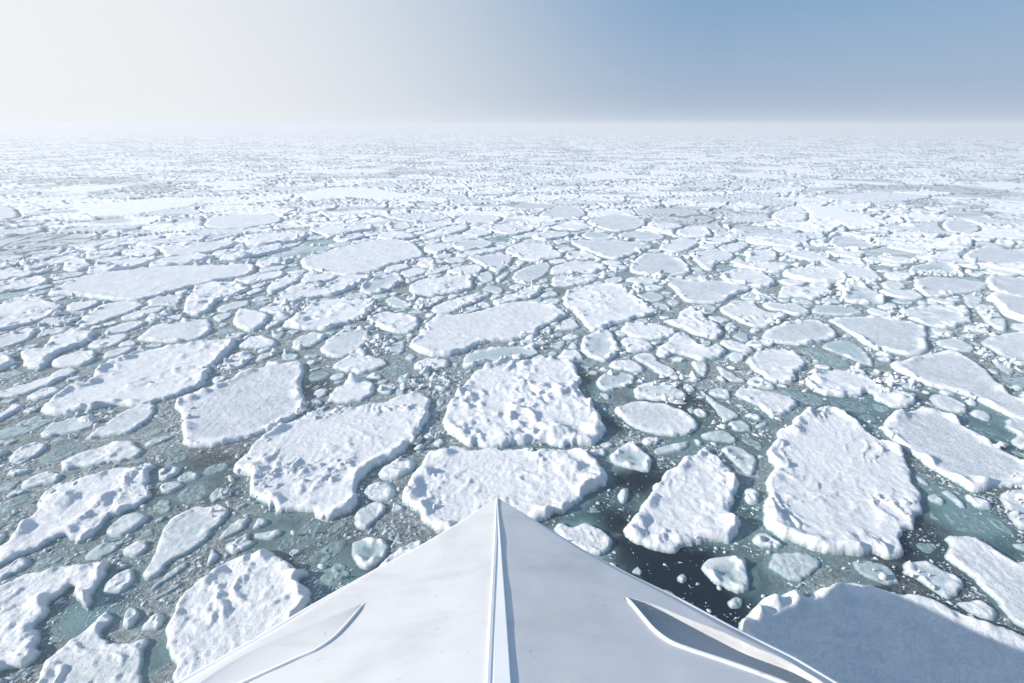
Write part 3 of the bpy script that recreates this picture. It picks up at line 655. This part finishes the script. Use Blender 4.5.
refs = [f for f in T if f['ref']]
RP = np.array([proj(f['c'][0], f['c'][1]) for f in refs])
used = set(f['label'] for f in T)
def auto_label(c, P, style):
    u, v = proj(c[0], c[1]); uv = np.stack(proj(P[:, 0], P[:, 1]), 1); wd = np.ptp(uv[:, 0]); hg = np.ptp(uv[:, 1])
    shape = 'long thin' if wd > 4.2 * hg else 'elongated' if wd > 2.6 * hg else 'rounded'
    look = {'lump': 'lumpy white', 'flat': 'flat white', 'pan': 'grey-topped', 'fold': 'creased white', 'slush': 'slushy grey', 'block': 'blocky white', 'ring': 'white-rimmed'}[style]
    dd = np.hypot(RP[:, 0] - u, (RP[:, 1] - v) * 2.0); o = np.argsort(dd)
    def rel(i):
        du, dv = u - RP[i, 0], v - RP[i, 1]
        if abs(dv) * 2.2 > abs(du): return 'beyond' if dv < 0 else 'in front of'
        return 'left of' if du < 0 else 'right of'
    for n in range(7):
        s = f"{shape} {look} floe {rel(o[n])} the {refs[o[n]]['ref']}"
        if n == 0 and s not in used: break
        s = f"{shape} {look} floe {rel(o[0])} the {refs[o[0]]['ref']}, {rel(o[n])} the {refs[o[n]]['ref']}"
        if n > 0 and s not in used and len(s.split()) <= 16: break
    else: s = None
    if s in used: s = None
    if s: used.add(s)
    return s
rest_v, rest_f, rest_a, off = [], [], [], 0
for k, (c, P, ph, rr) in enumerate(autos):
    R = math.sqrt(poly_area(P)); near = c[1] < 24
    st = random.choices(['lump', 'flat', 'pan', 'fold', 'block', 'slush', 'ring'], [5, 2.5, 2, 3, 2.5 if c[1] > 22 else .6, 9. if near else 2., .5])[0]
    H0 = float(np.clip(.04 + .045 * R, .05, .24)) * random.uniform(.6, 1.4) * (.25 if st == 'slush' else 1.)
    v, t, a = ring_floe(c, P, ph, rr, 3000 + k, H0, st)
    if k in indiv:
        org = np.array([c[0], c[1], 0])
        o = mesh_np('ice_floe', v - org, t, M_ICE, a); o.location = org
        s = auto_label(c, P, st)
        o['label'] = s or 'small snowy floe packed among its likes in the middle distance'
        o['category'] = 'ice floe'; o['group'] = 'ice floes floating round the bow'
    else:
        rest_v.append(v); rest_f.append(t + off); rest_a.append(a); off += len(v)
print('TRACED', len(T), 'AUTO', len(autos), 'rest', len(rest_v), 'verts', off, 'min indiv px area', info[NIND - 1][0] if NIND and len(info) >= NIND else None)
o = mesh_np('small_floes', np.concatenate(rest_v), np.concatenate(rest_f), M_ICE, np.concatenate(rest_a))
o['kind'] = 'stuff'; o['label'] = 'countless small floes jammed between the larger ones'; o['category'] = 'ice'

# ------------------------------------------------------------------ brash: crushed ice crumbs drifting in the leads
def brash(n_try):
    y = 4.5 + 46 * rng.random(n_try) ** 1.7
    x = (rng.random(n_try) * 2 - 1) * (y * CP + H * SP) * 1.13
    d = dist_at(x, y)
    z = y * CP + H * SP; pxm = z / F
    clump = fbm(x * .45, y * .45, 3, 77)
    op = lead_shade(x, y)
    keep = rng.random(n_try) < np.clip(.42 + 1.9 * clump - .85 * op, .03, 1)
    r = pxm * (.55 + 2.4 * rng.random(n_try) ** 5)
    big = rng.random(n_try) < .05; r = np.where(big, r * rng.uniform(1.6, 3., n_try), r)
    keep &= d > r * .8
    keep &= ~((y < 8.6) & (np.abs(x) < 8.5 - np.maximum(0, y - 1) * .85))
    return x[keep], y[keep], r[keep]
bx, by, br = brash(290000)
nb = len(bx); K = 6
ang = rng.random(nb)[:, None] * 6.28 + np.arange(K)[None] / K * 2 * math.pi + rng.uniform(-.3, .3, (nb, K))
rad = br[:, None] * rng.uniform(.6, 1.25, (nb, K)); el = rng.uniform(1, 1.8, nb)[:, None]; oa = np.where(bx > 0, -.3, .6)[:, None] + rng.normal(0, .5, (nb, 1))
ex = np.cos(ang) * rad * el; ey = np.sin(ang) * rad / el
dx = ex * np.cos(oa) - ey * np.sin(oa); dy = ex * np.sin(oa) + ey * np.cos(oa)
hh = br * rng.uniform(.1, .9, nb) ** 1.5; sub = rng.random(nb) < .45; hh = np.where(sub, .012, hh)
V = np.zeros((nb, 2 * K + 1, 3))
V[:, :K, 0] = bx[:, None] + dx; V[:, :K, 1] = by[:, None] + dy; V[:, :K, 2] = -.02
V[:, K:2 * K, 0] = bx[:, None] + dx * .72; V[:, K:2 * K, 1] = by[:, None] + dy * .72; V[:, K:2 * K, 2] = hh[:, None] * rng.uniform(.6, 1.1, (nb, K))
V[:, 2 * K, 0] = bx; V[:, 2 * K, 1] = by; V[:, 2 * K, 2] = hh * 1.15
l = np.arange(K); l2 = (l + 1) % K
ft = np.concatenate([np.stack([l, l2, l2 + K], 1), np.stack([l, l2 + K, l + K], 1), np.stack([l + K, l2 + K, np.full(K, 2 * K)], 1)])
Fb = (ft[None] + (np.arange(nb) * (2 * K + 1))[:, None, None]).reshape(-1, 3)
tb = np.where(sub, rng.uniform(.7, 1, nb), rng.uniform(.2, .9, nb)); wb = np.where(sub, rng.uniform(.4, .95, nb), rng.uniform(0, .45, nb))
at = np.repeat(np.stack([tb, wb, wb * 0], 1)[:, None], 2 * K + 1, 1); at[:, :K, 1] = .8
o = mesh_np('brash_ice', V.reshape(-1, 3), Fb, M_ICE, at.reshape(-1, 3))
o['kind'] = 'stuff'; o['label'] = 'crushed ice crumbs floating in the dark leads'; o['category'] = 'ice'
print('BRASH', nb)

# ------------------------------------------------------------------ rubble: broken blocks heaped along the floe edges
def rubble(n_try):
    y = 9 + 58 * rng.random(n_try) ** .8
    x = (rng.random(n_try) * 2 - 1) * (y * CP + H * SP) * 1.13
    d = dist_at(x, y); pxm = (y * CP + H * SP) / F
    clump = fbm(x * .35, y * .35, 3, 177)
    keep = (d > -.55) & (d < .30) & (clump > .12 + .006 * np.clip(y - 35, 0, 40)) & (rng.random(n_try) < np.clip((clump - .1) * 2.2, 0, .8)) & (lead_shade(x, y) < .4)
    keep &= ~((y < 9.5) & (np.abs(x) < 8.5 - np.maximum(0, y - 1) * .75)) & (np.hypot(x, y) < 66)
    r = pxm * (.8 + 3.4 * rng.random(n_try) ** 3)
    return x[keep], y[keep], np.minimum(r, .7)[keep], d[keep]
qx, qy, qr, qd = rubble(60000)
nq = len(qx); K = 6
ang = rng.random(nq)[:, None] * 6.28 + np.arange(K)[None] / K * 2 * math.pi + rng.uniform(-.35, .35, (nq, K))
rad = qr[:, None] * rng.uniform(.6, 1.3, (nq, K)); el = rng.uniform(1, 1.7, nq)[:, None]; oa = np.where(qx > 0, -.3, .6)[:, None] + rng.normal(0, .6, (nq, 1))
ex = np.cos(ang) * rad * el; ey = np.sin(ang) * rad / el
dx = ex * np.cos(oa) - ey * np.sin(oa); dy = ex * np.sin(oa) + ey * np.cos(oa)
z0 = np.where(qd < 0, .08, -.03); hq = qr * rng.uniform(.15, .65, nq) + np.where(qd < 0, .15, .03)
tl = rng.normal(0, .35, (nq, 2))
V = np.zeros((nq, 2 * K + 1, 3))
V[:, :K, 0] = qx[:, None] + dx; V[:, :K, 1] = qy[:, None] + dy; V[:, :K, 2] = z0[:, None]
V[:, K:2 * K, 0] = qx[:, None] + dx * .7; V[:, K:2 * K, 1] = qy[:, None] + dy * .7
V[:, K:2 * K, 2] = hq[:, None] + dx * tl[:, :1] + dy * tl[:, 1:]
V[:, 2 * K, 0] = qx; V[:, 2 * K, 1] = qy; V[:, 2 * K, 2] = hq * 1.1
l = np.arange(K); l2 = (l + 1) % K
ft = np.concatenate([np.stack([l, l2, l2 + K], 1), np.stack([l, l2 + K, l + K], 1), np.stack([l + K, l2 + K, np.full(K, 2 * K)], 1)])
Fb = (ft[None] + (np.arange(nq) * (2 * K + 1))[:, None, None]).reshape(-1, 3)
at = np.repeat(np.stack([rng.uniform(0, .5, nq), rng.uniform(0, .2, nq), np.zeros(nq)], 1)[:, None], 2 * K + 1, 1)
o = mesh_np('ice_rubble', V.reshape(-1, 3), Fb, M_ICE, at.reshape(-1, 3))
o['kind'] = 'stuff'; o['label'] = 'broken snowy rubble heaped along the edges of the floes'; o['category'] = 'ice'
print('RUBBLE', nq)

# ------------------------------------------------------------------ the far pack ice out to the horizon
RN = 56.
k_ = .40 / 5760
rs = [RN]
while rs[-1] < 2600: rs.append(rs[-1] + max(.22, min(k_ * rs[-1] ** 2, 25.)))
rs = np.array(rs); nc = 1250
az = np.linspace(-math.radians(64), math.radians(64), nc)
# finer towards the middle of the view is not needed: the angular step matches about one pixel
Rr, Az = np.meshgrid(rs, az, indexing='ij')
Rr = Rr * (1 + .0006 * rng.standard_normal(Rr.shape))
X = Rr * np.sin(Az); Y = Rr * np.cos(Az)
def far_field(X, Y, R):
    wx = fbm(X / 9, Y / 9, 3, 300) * 2.6; wy = fbm(X / 9 + 31, Y / 9, 3, 310) * 2.6
    th = .35
    a = (X + wx) * math.cos(th) + (Y + wy) * math.sin(th); b = -(X + wx) * math.sin(th) + (Y + wy) * math.cos(th)
    f1, f2, c1 = voronoi(a / 8.5, b / 6.0, 5)
    g1, g2, c2 = voronoi(a / 3.4 + 9, b / 2.3, 15)
    e1 = f2 - f1; e2 = g2 - g1
    bigf = sstep(.35, .5, c1)                      # cells that stay whole floes; the others break up
    edge = np.where(bigf > .5, e1 * 6.0, np.minimum(e1 * 6, e2 * 2.2))
    plate = sstep(.10, .34, edge)
    cid = np.where(bigf > .5, c1, (c1 * 7 + c2 * 13) % 1)
    h = .08 + .18 * cid
    rim = .15 * np.exp(-((edge - .5) / .35) ** 2) * (.4 + sstep(-.2, .5, fbm(X / 2.2, Y / 2.2, 2, 320)))
    rough = sstep(-.1, .35, fbm(X / 14, Y / 14, 3, 330))
    lumps = (.04 + .17 * rough) * np.clip(ridged(X / 2.0, Y / 1.6, 3, 340) - .45, 0, 1) + .08 * fbm(X / .7, Y / .7, 2, 350)
    blk = sstep(.42, .62, fbm(X / 3.1, Y / 2.3, 2, 360)) * .22
    lead = sstep(.16, .34, fbm(X / 55 + 3, Y / 34, 3, 370)); lead2 = sstep(.20, .34, fbm((X + Y * .4) / 22, (Y - X * .2) / 12, 3, 375))
    low = np.maximum(lead, lead2) * (cid < .8)
    pf1, pf2, pc = voronoi((X + wx * 2) / 17 + 4, (Y + wy * 2) / 15, 380)
    pan = (pc > .80) * sstep(.10, .20, pf2 - pf1)
    plate = np.maximum(plate * (1 - .4 * low), pan)
    lumps = lumps * (1 - .85 * pan) * (1 - .7 * low); blk = blk * (1 - pan) * (1 - low) * 1.1; h = h * (1 - pan) + .3 * pan
    cid = np.where(pan > .5, .5, cid)
    z = -.05 + plate * (h + rim * (1 - pan) + lumps + blk)
    tint = plate * (cid * 3.7 % 1 < .3) * .6 * (1 - np.clip((lumps + blk) * 4, 0, 1))
    return z, tint, 1 - plate
Z, TI, WA = far_field(X, Y, Rr)
fade = sstep(57, 63, Rr)
Z = Z * fade - .35 * (1 - fade)
for f in T:
    if np.hypot(f['world'][:, 0], f['world'][:, 1]).max() > 57:
        b = f['world']; m = (X > b[:, 0].min() - 2) & (X < b[:, 0].max() + 2) & (Y > b[:, 1].min() - 2) & (Y < b[:, 1].max() + 2)
        idxs = np.where(m)
        d, ins = seg_dist(np.stack([X[idxs], Y[idxs]], 1), b[::max(1, len(b) // 80)])
        kz = np.where(ins, 0, sstep(0, .5, d)); Z[idxs] = Z[idxs] * kz - .15 * (1 - kz)
o = mesh_np('pack_ice', np.stack([X, Y, Z], -1).reshape(-1, 3), grid_faces(len(rs), nc)[:, ::-1], M_FAR, np.stack([TI, np.clip(WA, 0, 1), TI * 0], -1).reshape(-1, 3))
o['kind'] = 'stuff'; o['label'] = 'broken pack ice running out to the hazy horizon'; o['category'] = 'ice'
print('FAR', X.size)

# ------------------------------------------------------------------ the sea
rs2 = [0.5]
while rs2[-1] < 70: rs2.append(rs2[-1] + max(.10, .0045 * rs2[-1] ** 1.25))
rs2 += [90, 130, 200, 400, 900, 2000, 4000, 7000]
rs2 = np.array(rs2); nc2 = 760
# full circle, dense towards the view
t = np.linspace(-1, 1, nc2); az2 = math.pi * (.36 * t + .64 * t ** 5)
Rr, Az = np.meshgrid(rs2, az2, indexing='ij'); X = Rr * np.sin(Az); Y = Rr * np.cos(Az)
d = dist_at(X, Y); ok = (np.abs(X) < 83) & (Y > Y0) & (Y < 67)
d = np.where(ok, d, 1.)
op = lead_shade(X, Y)
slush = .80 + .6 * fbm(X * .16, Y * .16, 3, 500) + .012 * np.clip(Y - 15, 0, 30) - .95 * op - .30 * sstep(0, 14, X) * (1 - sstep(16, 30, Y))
teal = .95 * np.exp(-np.clip(d, 0, 9) / .45) * sstep(-.35, .35, fbm(X * .3, Y * .3, 2, 520))
for (a, b, r, s) in TEALW: 
    g = s * np.exp(-((X - a) ** 2 + (Y - b) ** 2) / (r * r)); teal = np.maximum(teal, g); slush = slush - .55 * g
slush = np.clip(slush, 0, 1); teal = np.clip(teal, 0, 1)
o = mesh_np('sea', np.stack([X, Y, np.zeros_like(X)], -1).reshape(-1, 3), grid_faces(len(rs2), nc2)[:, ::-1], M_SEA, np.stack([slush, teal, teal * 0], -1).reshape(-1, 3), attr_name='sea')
o['kind'] = 'structure'; o['label'] = 'grey-green slushy sea water between the floes'

# ------------------------------------------------------------------ the ship's bow
# plan of the deck edge, tip first, both sides sampled at the same stations
ER = np.array(EDGE_R); EL = np.array(EDGE_L)
tipx, tipy = ER[0]
RIDX = lambda y: tipx + (tipy - y) * .020          # the ridge runs almost straight back
SLOPE_L, SLOPE_R = .09, .22
def half(y, E):
    return np.interp(-y, -E[:, 1], np.abs(E[:, 0] - np.array([RIDX(v) for v in E[:, 1]])))
def deck_z(x, y):
    """the roof-like covered foredeck: a ridge with two slopes falling to the edge"""
    x = np.asarray(x, float); y = np.asarray(y, float)
    s = x - RIDX(y); hw = np.where(s > 0, half(y, ER), half(y, EL))
    sl = np.where(s > 0, SLOPE_R, SLOPE_L)
    zr = ZE + .5 * (SLOPE_L + SLOPE_R) * np.minimum(half(y, ER), 9.)
    # both sides meet at the ridge height, the edge stays near ZE with a rounded shoulder
    u = np.clip(np.abs(s) / np.maximum(hw, 1e-3), 0, 1)
    return zr + (ZE - zr) * (u ** 1.08) - .05 * sstep(.93, 1, u)

def Wdeck(px, py):
    z = ZE
    for _ in range(12):
        x, y = W(px, py, z); z = float(deck_z(x, y))
    return (x, y, z)

root = bpy.data.objects.new('ship', None); COL.objects.link(root); root.location = (tipx, 0, 0)
root['label'] = 'white ship seen from above its pointed bow, pushing into the pack ice'; root['category'] = 'ship'
RO = np.array([tipx, 0, 0])
def ship_part(name, V, Fc, mat, **k):
    o = mesh_np(name, np.asarray(V) - RO, Fc, mat, parent=root, **k); return o

# recess outlines traced on the deck
REC_R = np.array([Wdeck(a, b)[:2] for a, b in ((627, 599), (635, 608), (645, 620), (655, 631), (670, 642), (690, 650), (720, 660), (750, 670.5), (785, 684), (812, 696), (828, 690), (808, 674), (790, 663), (760, 650), (730, 636), (690, 620), (655, 606))])
REC_L = np.array([Wdeck(a, b)[:2] for a, b in ((364, 604), (350, 621), (335, 637), (318, 649), (300, 657), (280, 666), (230, 689), (196, 704), (180, 698), (196, 686), (222, 668), (252, 651), (285, 636), (320, 621), (345, 611))])
# deck surface: fine grid over the plan
ys = np.concatenate([tipy - np.linspace(0, 1, 210) ** 1.15 * (tipy - 2.2), np.linspace(2.1, -8, 60)])
NU = 181
rows = []
for y in ys:
    hr = float(half(y, ER)); hl = float(half(y, EL)); rx = RIDX(y)
    u = np.linspace(-1, 1, 2 * NU - 1)
    rows.append(np.stack([rx + np.where(u > 0, u * hr, u * hl), np.full_like(u, y)], -1))
G = np.array(rows); XX, YY = G[..., 0], G[..., 1]
ZZ = deck_z(XX, YY)
flat = np.stack([XX.ravel(), YY.ravel()], 1)
def open_dist(Pn, line):
    A = line[:-1]; B = line[1:]; out = np.full(len(Pn), 1e9)
    for a, b in zip(A, B):
        ab = b - a; t = np.clip(((Pn - a) @ ab) / (ab @ ab), 0, 1)
        out = np.minimum(out, np.hypot(*(Pn - a - t[:, None] * ab).T))
    return out
for rec, dep, k in ((REC_R, .62, 10), (REC_L, .12, 8)):
    sm = smooth_closed(rec, .12); _, ins = seg_dist(flat, sm)
    inner = smooth_closed(rec, .12)
    cut = int(np.argmin(np.hypot(*(inner - rec[k - 1]).T)))
    di = open_dist(flat, inner[:cut + 1]); do = open_dist(flat, np.vstack([inner[cut:], inner[:1]]))
    sink = (ins * sstep(0, .05, di) * (do / (do + di + 1e-6)) ** (.42 if dep > .5 else .8)).reshape(XX.shape)
    ZZ = ZZ - dep * sink
# faint plating unevenness
ZZ = ZZ + .012 * fbm(XX * .9, YY * .9, 2, 900)
foredeck = ship_part('foredeck', np.stack([XX, YY, ZZ], -1).reshape(-1, 3), grid_faces(len(ys), 2 * NU - 1), M_SHIP)

# hull: flared shell from the deck edge down below the water
def outline():
    R_ = smooth_open(ER, .25); L_ = smooth_open(EL, .25)
    return np.vstack([L_[::-1], R_[1:]])
def smooth_open(P, st):
    out = []
    for a, b in zip(P[:-1], P[1:]):
        n = max(1, int(np.linalg.norm(b - a) / st))
        for i in range(n): out.append(a + (b - a) * i / n)
    out.append(P[-1]); return np.array(out)
O = outline(); mid = np.array([RIDX(0), -6.0])
levels = [(0, -.05, 1.0), (-.04, -.13, 1.004), (-.22, -.16, 1.004), (-.26, -.13, 1.0), (-.3, -1., .965), (-.5, -2., .90), (-.8, -3.2, .82), (-1., -4.4, .75), (-1.2, -5.6, .70)]
Vh = []
for (sh, dz, sc) in levels:
    p = np.array([tipx, -8.]) + (O - np.array([tipx, -8.])) * np.array([sc, 1 - (1 - sc) * .55])
    Vh.append(np.column_stack([p, np.full(len(p), ZE + dz)]))
Vh = np.array(Vh)
ship_part('hull', Vh.reshape(-1, 3), grid_faces(len(levels), len(O))[:, ::-1], M_SHIP)

# rounded rail along the deck edge
def tube(path, rad, k=8):
    path = np.asarray(path, float); n = len(path); V = []
    for i in range(n):
        t = path[min(i + 1, n - 1)] - path[max(i - 1, 0)]; t /= np.linalg.norm(t) + 1e-9
        s = np.cross(t, (0, 0, 1.)); s /= np.linalg.norm(s) + 1e-9; u = np.cross(s, t)
        r = rad[i] if hasattr(rad, '__len__') else rad
        for j in range(k):
            a = j / k * 2 * math.pi; V.append(path[i] + r * (math.cos(a) * s + math.sin(a) * u))
    Fc = []
    for i in range(n - 1):
        for j in range(k): Fc.append((i * k + j, i * k + (j + 1) % k, (i + 1) * k + (j + 1) % k, (i + 1) * k + j))
    return np.array(V), np.array(Fc)[:, ::-1]
Vt, Ft = tube(np.column_stack([O, np.full(len(O), ZE - .085)]), .05, 10)
ship_part('edge_rail', Vt, Ft, M_RIM)

# raised rims of the two recesses
for pts, r0 in ((((626, 598), (635, 608), (645, 620), (655, 631), (670, 642), (690, 650), (720, 660), (750, 670.5), (785, 684), (812, 697)), .034),
                (((364.5, 603.5), (350, 621), (335, 637), (318, 649), (300, 657), (280, 666), (230, 689), (196, 705)), .026)):
    P = np.array([Wdeck(a, b) for a, b in pts]); sm = []
    n = len(P)
    for i in range(n - 1):
        p0, p1, p2, p3 = P[max(i - 1, 0)], P[i], P[i + 1], P[min(i + 2, n - 1)]
        for t in np.arange(8) / 8: sm.append(.5 * ((2 * p1) + (-p0 + p2) * t + (2 * p0 - 5 * p1 + 4 * p2 - p3) * t * t + (-p0 + 3 * p1 - 3 * p2 + p3) * t ** 3))
    sm.append(P[-1]); sm = np.array(sm); sm[:, 2] += .012
    rr = r0 * np.clip(np.arange(len(sm)) / 4, .25, 1)
    Vt, Ft = tube(sm, rr, 10); ship_part('recess_rim', Vt, Ft, M_RIM)

# the flat keel-like strip along the ridge, widening aft
yy = np.concatenate([np.linspace(tipy - .02, 2.0, 70), np.linspace(1.5, -8, 12)])
prof = []
for y in yy:
    s = (tipy - y); wl = .014 + .018 * s; wr = .018 + .050 * s; rx = RIDX(y); q = min(1, s / 1.5)
    zl = float(deck_z(rx - wl, y)); zq = float(deck_z(rx + wr, y)); zr = float(deck_z(rx, y))
    prof.append([(rx - wl - .01, y, zl - .05), (rx - wl, y, zl + .018 * q + .01), (rx - wl + .012, y, zl + .026 * q + .012), (rx - wl + .05 * q + .004, y, zl + .022 * q + .01),
                 (rx - wl + .06 * q + .006, y, zl + .012 * q + .008), (rx + .01, y, zr + .012), (rx + wr - .015, y, zq + .022 * q + .010), (rx + wr, y, zq + .014 * q + .006), (rx + wr + .004, y, zq - .05)])
prof = np.array(prof)
o = ship_part('ridge_strip', prof.reshape(-1, 3), grid_faces(len(yy), prof.shape[1]), M_RIM, smooth=False)


# ------------------------------------------------------------------ haze
bpy.ops.mesh.primitive_cube_add(size=1)
hz = bpy.context.object; hz.name = 'haze'; hz.scale = (5400, 5400, 16.0); hz.location = (0, 0, 6.6)
hz['kind'] = 'stuff'; hz['label'] = 'thin sea haze over the pack ice'
m = bpy.data.materials.new('sea_haze'); m.use_nodes = True; nt = m.node_tree; nt.nodes.clear()
out = nt.nodes.new('ShaderNodeOutputMaterial'); pv = nt.nodes.new('ShaderNodeVolumePrincipled')
pv.inputs['Color'].default_value = (.74, .75, .765, 1); pv.inputs['Density'].default_value = .0023; pv.inputs['Anisotropy'].default_value = .15
nt.links.new(pv.outputs[0], out.inputs['Volume']); hz.data.materials.append(m)

# ------------------------------------------------------------------ light
SUN_EL = math.radians(22); SUN_AZ = math.radians(-97)      # azimuth from +Y, clockwise: the sun stands to the left
S = Vector((math.sin(SUN_AZ) * math.cos(SUN_EL), math.cos(SUN_AZ) * math.cos(SUN_EL), math.sin(SUN_EL)))
sd = bpy.data.lights.new('sun', 'SUN'); sd.energy = 4.5; sd.angle = math.radians(.6); sd.color = (1., .93, .85)
so = bpy.data.objects.new('sun', sd); COL.objects.link(so); so.rotation_euler = S.to_track_quat('Z', 'Y').to_euler(); so.location = (-40, 0, 40)

w = bpy.data.worlds.new('World'); SC.world = w; w.use_nodes = True; nt = w.node_tree; nt.nodes.clear()
out = nt.nodes.new('ShaderNodeOutputWorld'); bg = nt.nodes.new('ShaderNodeBackground'); nt.links.new(bg.outputs[0], out.inputs[0])
sky = nt.nodes.new('ShaderNodeTexSky'); sky.sky_type = 'NISHITA'; sky.sun_disc = False; sky.sun_elevation = SUN_EL; sky.sun_rotation = SUN_AZ
sky.air_density = 1.; sky.dust_density = 1.2; sky.ozone_density = 1.5
bg.inputs['Strength'].default_value = .10
tc = nt.nodes.new('ShaderNodeTexCoord')
def dotd(v):
    n = nt.nodes.new('ShaderNodeVectorMath'); n.operation = 'DOT_PRODUCT'; nt.links.new(tc.outputs['Generated'], n.inputs[0])
    n.inputs[1].default_value = Vector(v).normalized(); return n.outputs['Value']
up = dotd((0, 0, 1)); tosun = dotd((-.92, .40, -.02))
low = ramp(nt, up, -.02, .22, 1., 0.)
bank = ramp(nt, tosun, .04, .98, 0., 1.)                     # the bright fog bank under the sun
bank = math_(nt, 'MULTIPLY', bank, ramp(nt, up, .25, .95, 1., .45))
fac = math_(nt, 'MULTIPLY', low, .9)
c = mixc(nt, .85, sky.outputs[0], (1.4, 2.4, 3.8))
c = mixc(nt, ramp(nt, up, .35, .8, 0., 1.), c, (1.25, 2.35, 4.0))
c = mixc(nt, fac, c, (2.6, 3.3, 4.3))
veil = math_(nt, 'MULTIPLY', ramp(nt, up, -.02, .06, 1., 0.), .7)
c = mixc(nt, veil, c, (3.5, 4.05, 4.8))
c = mixc(nt, bank, c, (5.9, 6.0, 6.1))
nt.links.new(c, bg.inputs['Color'])

# ------------------------------------------------------------------ camera and view
cam = bpy.data.cameras.new('camera'); co = bpy.data.objects.new('camera', cam); COL.objects.link(co)
cam.sensor_width = 36; cam.lens = F / 1024 * 36; cam.clip_start = .1; cam.clip_end = 20000
co.location = (0, 0, H); co.rotation_euler = (math.pi / 2 - PITCH, 0, 0); SC.camera = co
vs = SC.view_settings; vs.view_transform = 'Standard'; vs.look = 'None'; vs.gamma = 1; vs.use_curve_mapping = False; vs.exposure = .58
SC.render.engine = 'CYCLES'; SC.cycles.max_bounces = 6; SC.cycles.volume_bounces = 1
SC.cycles.use_denoising = True
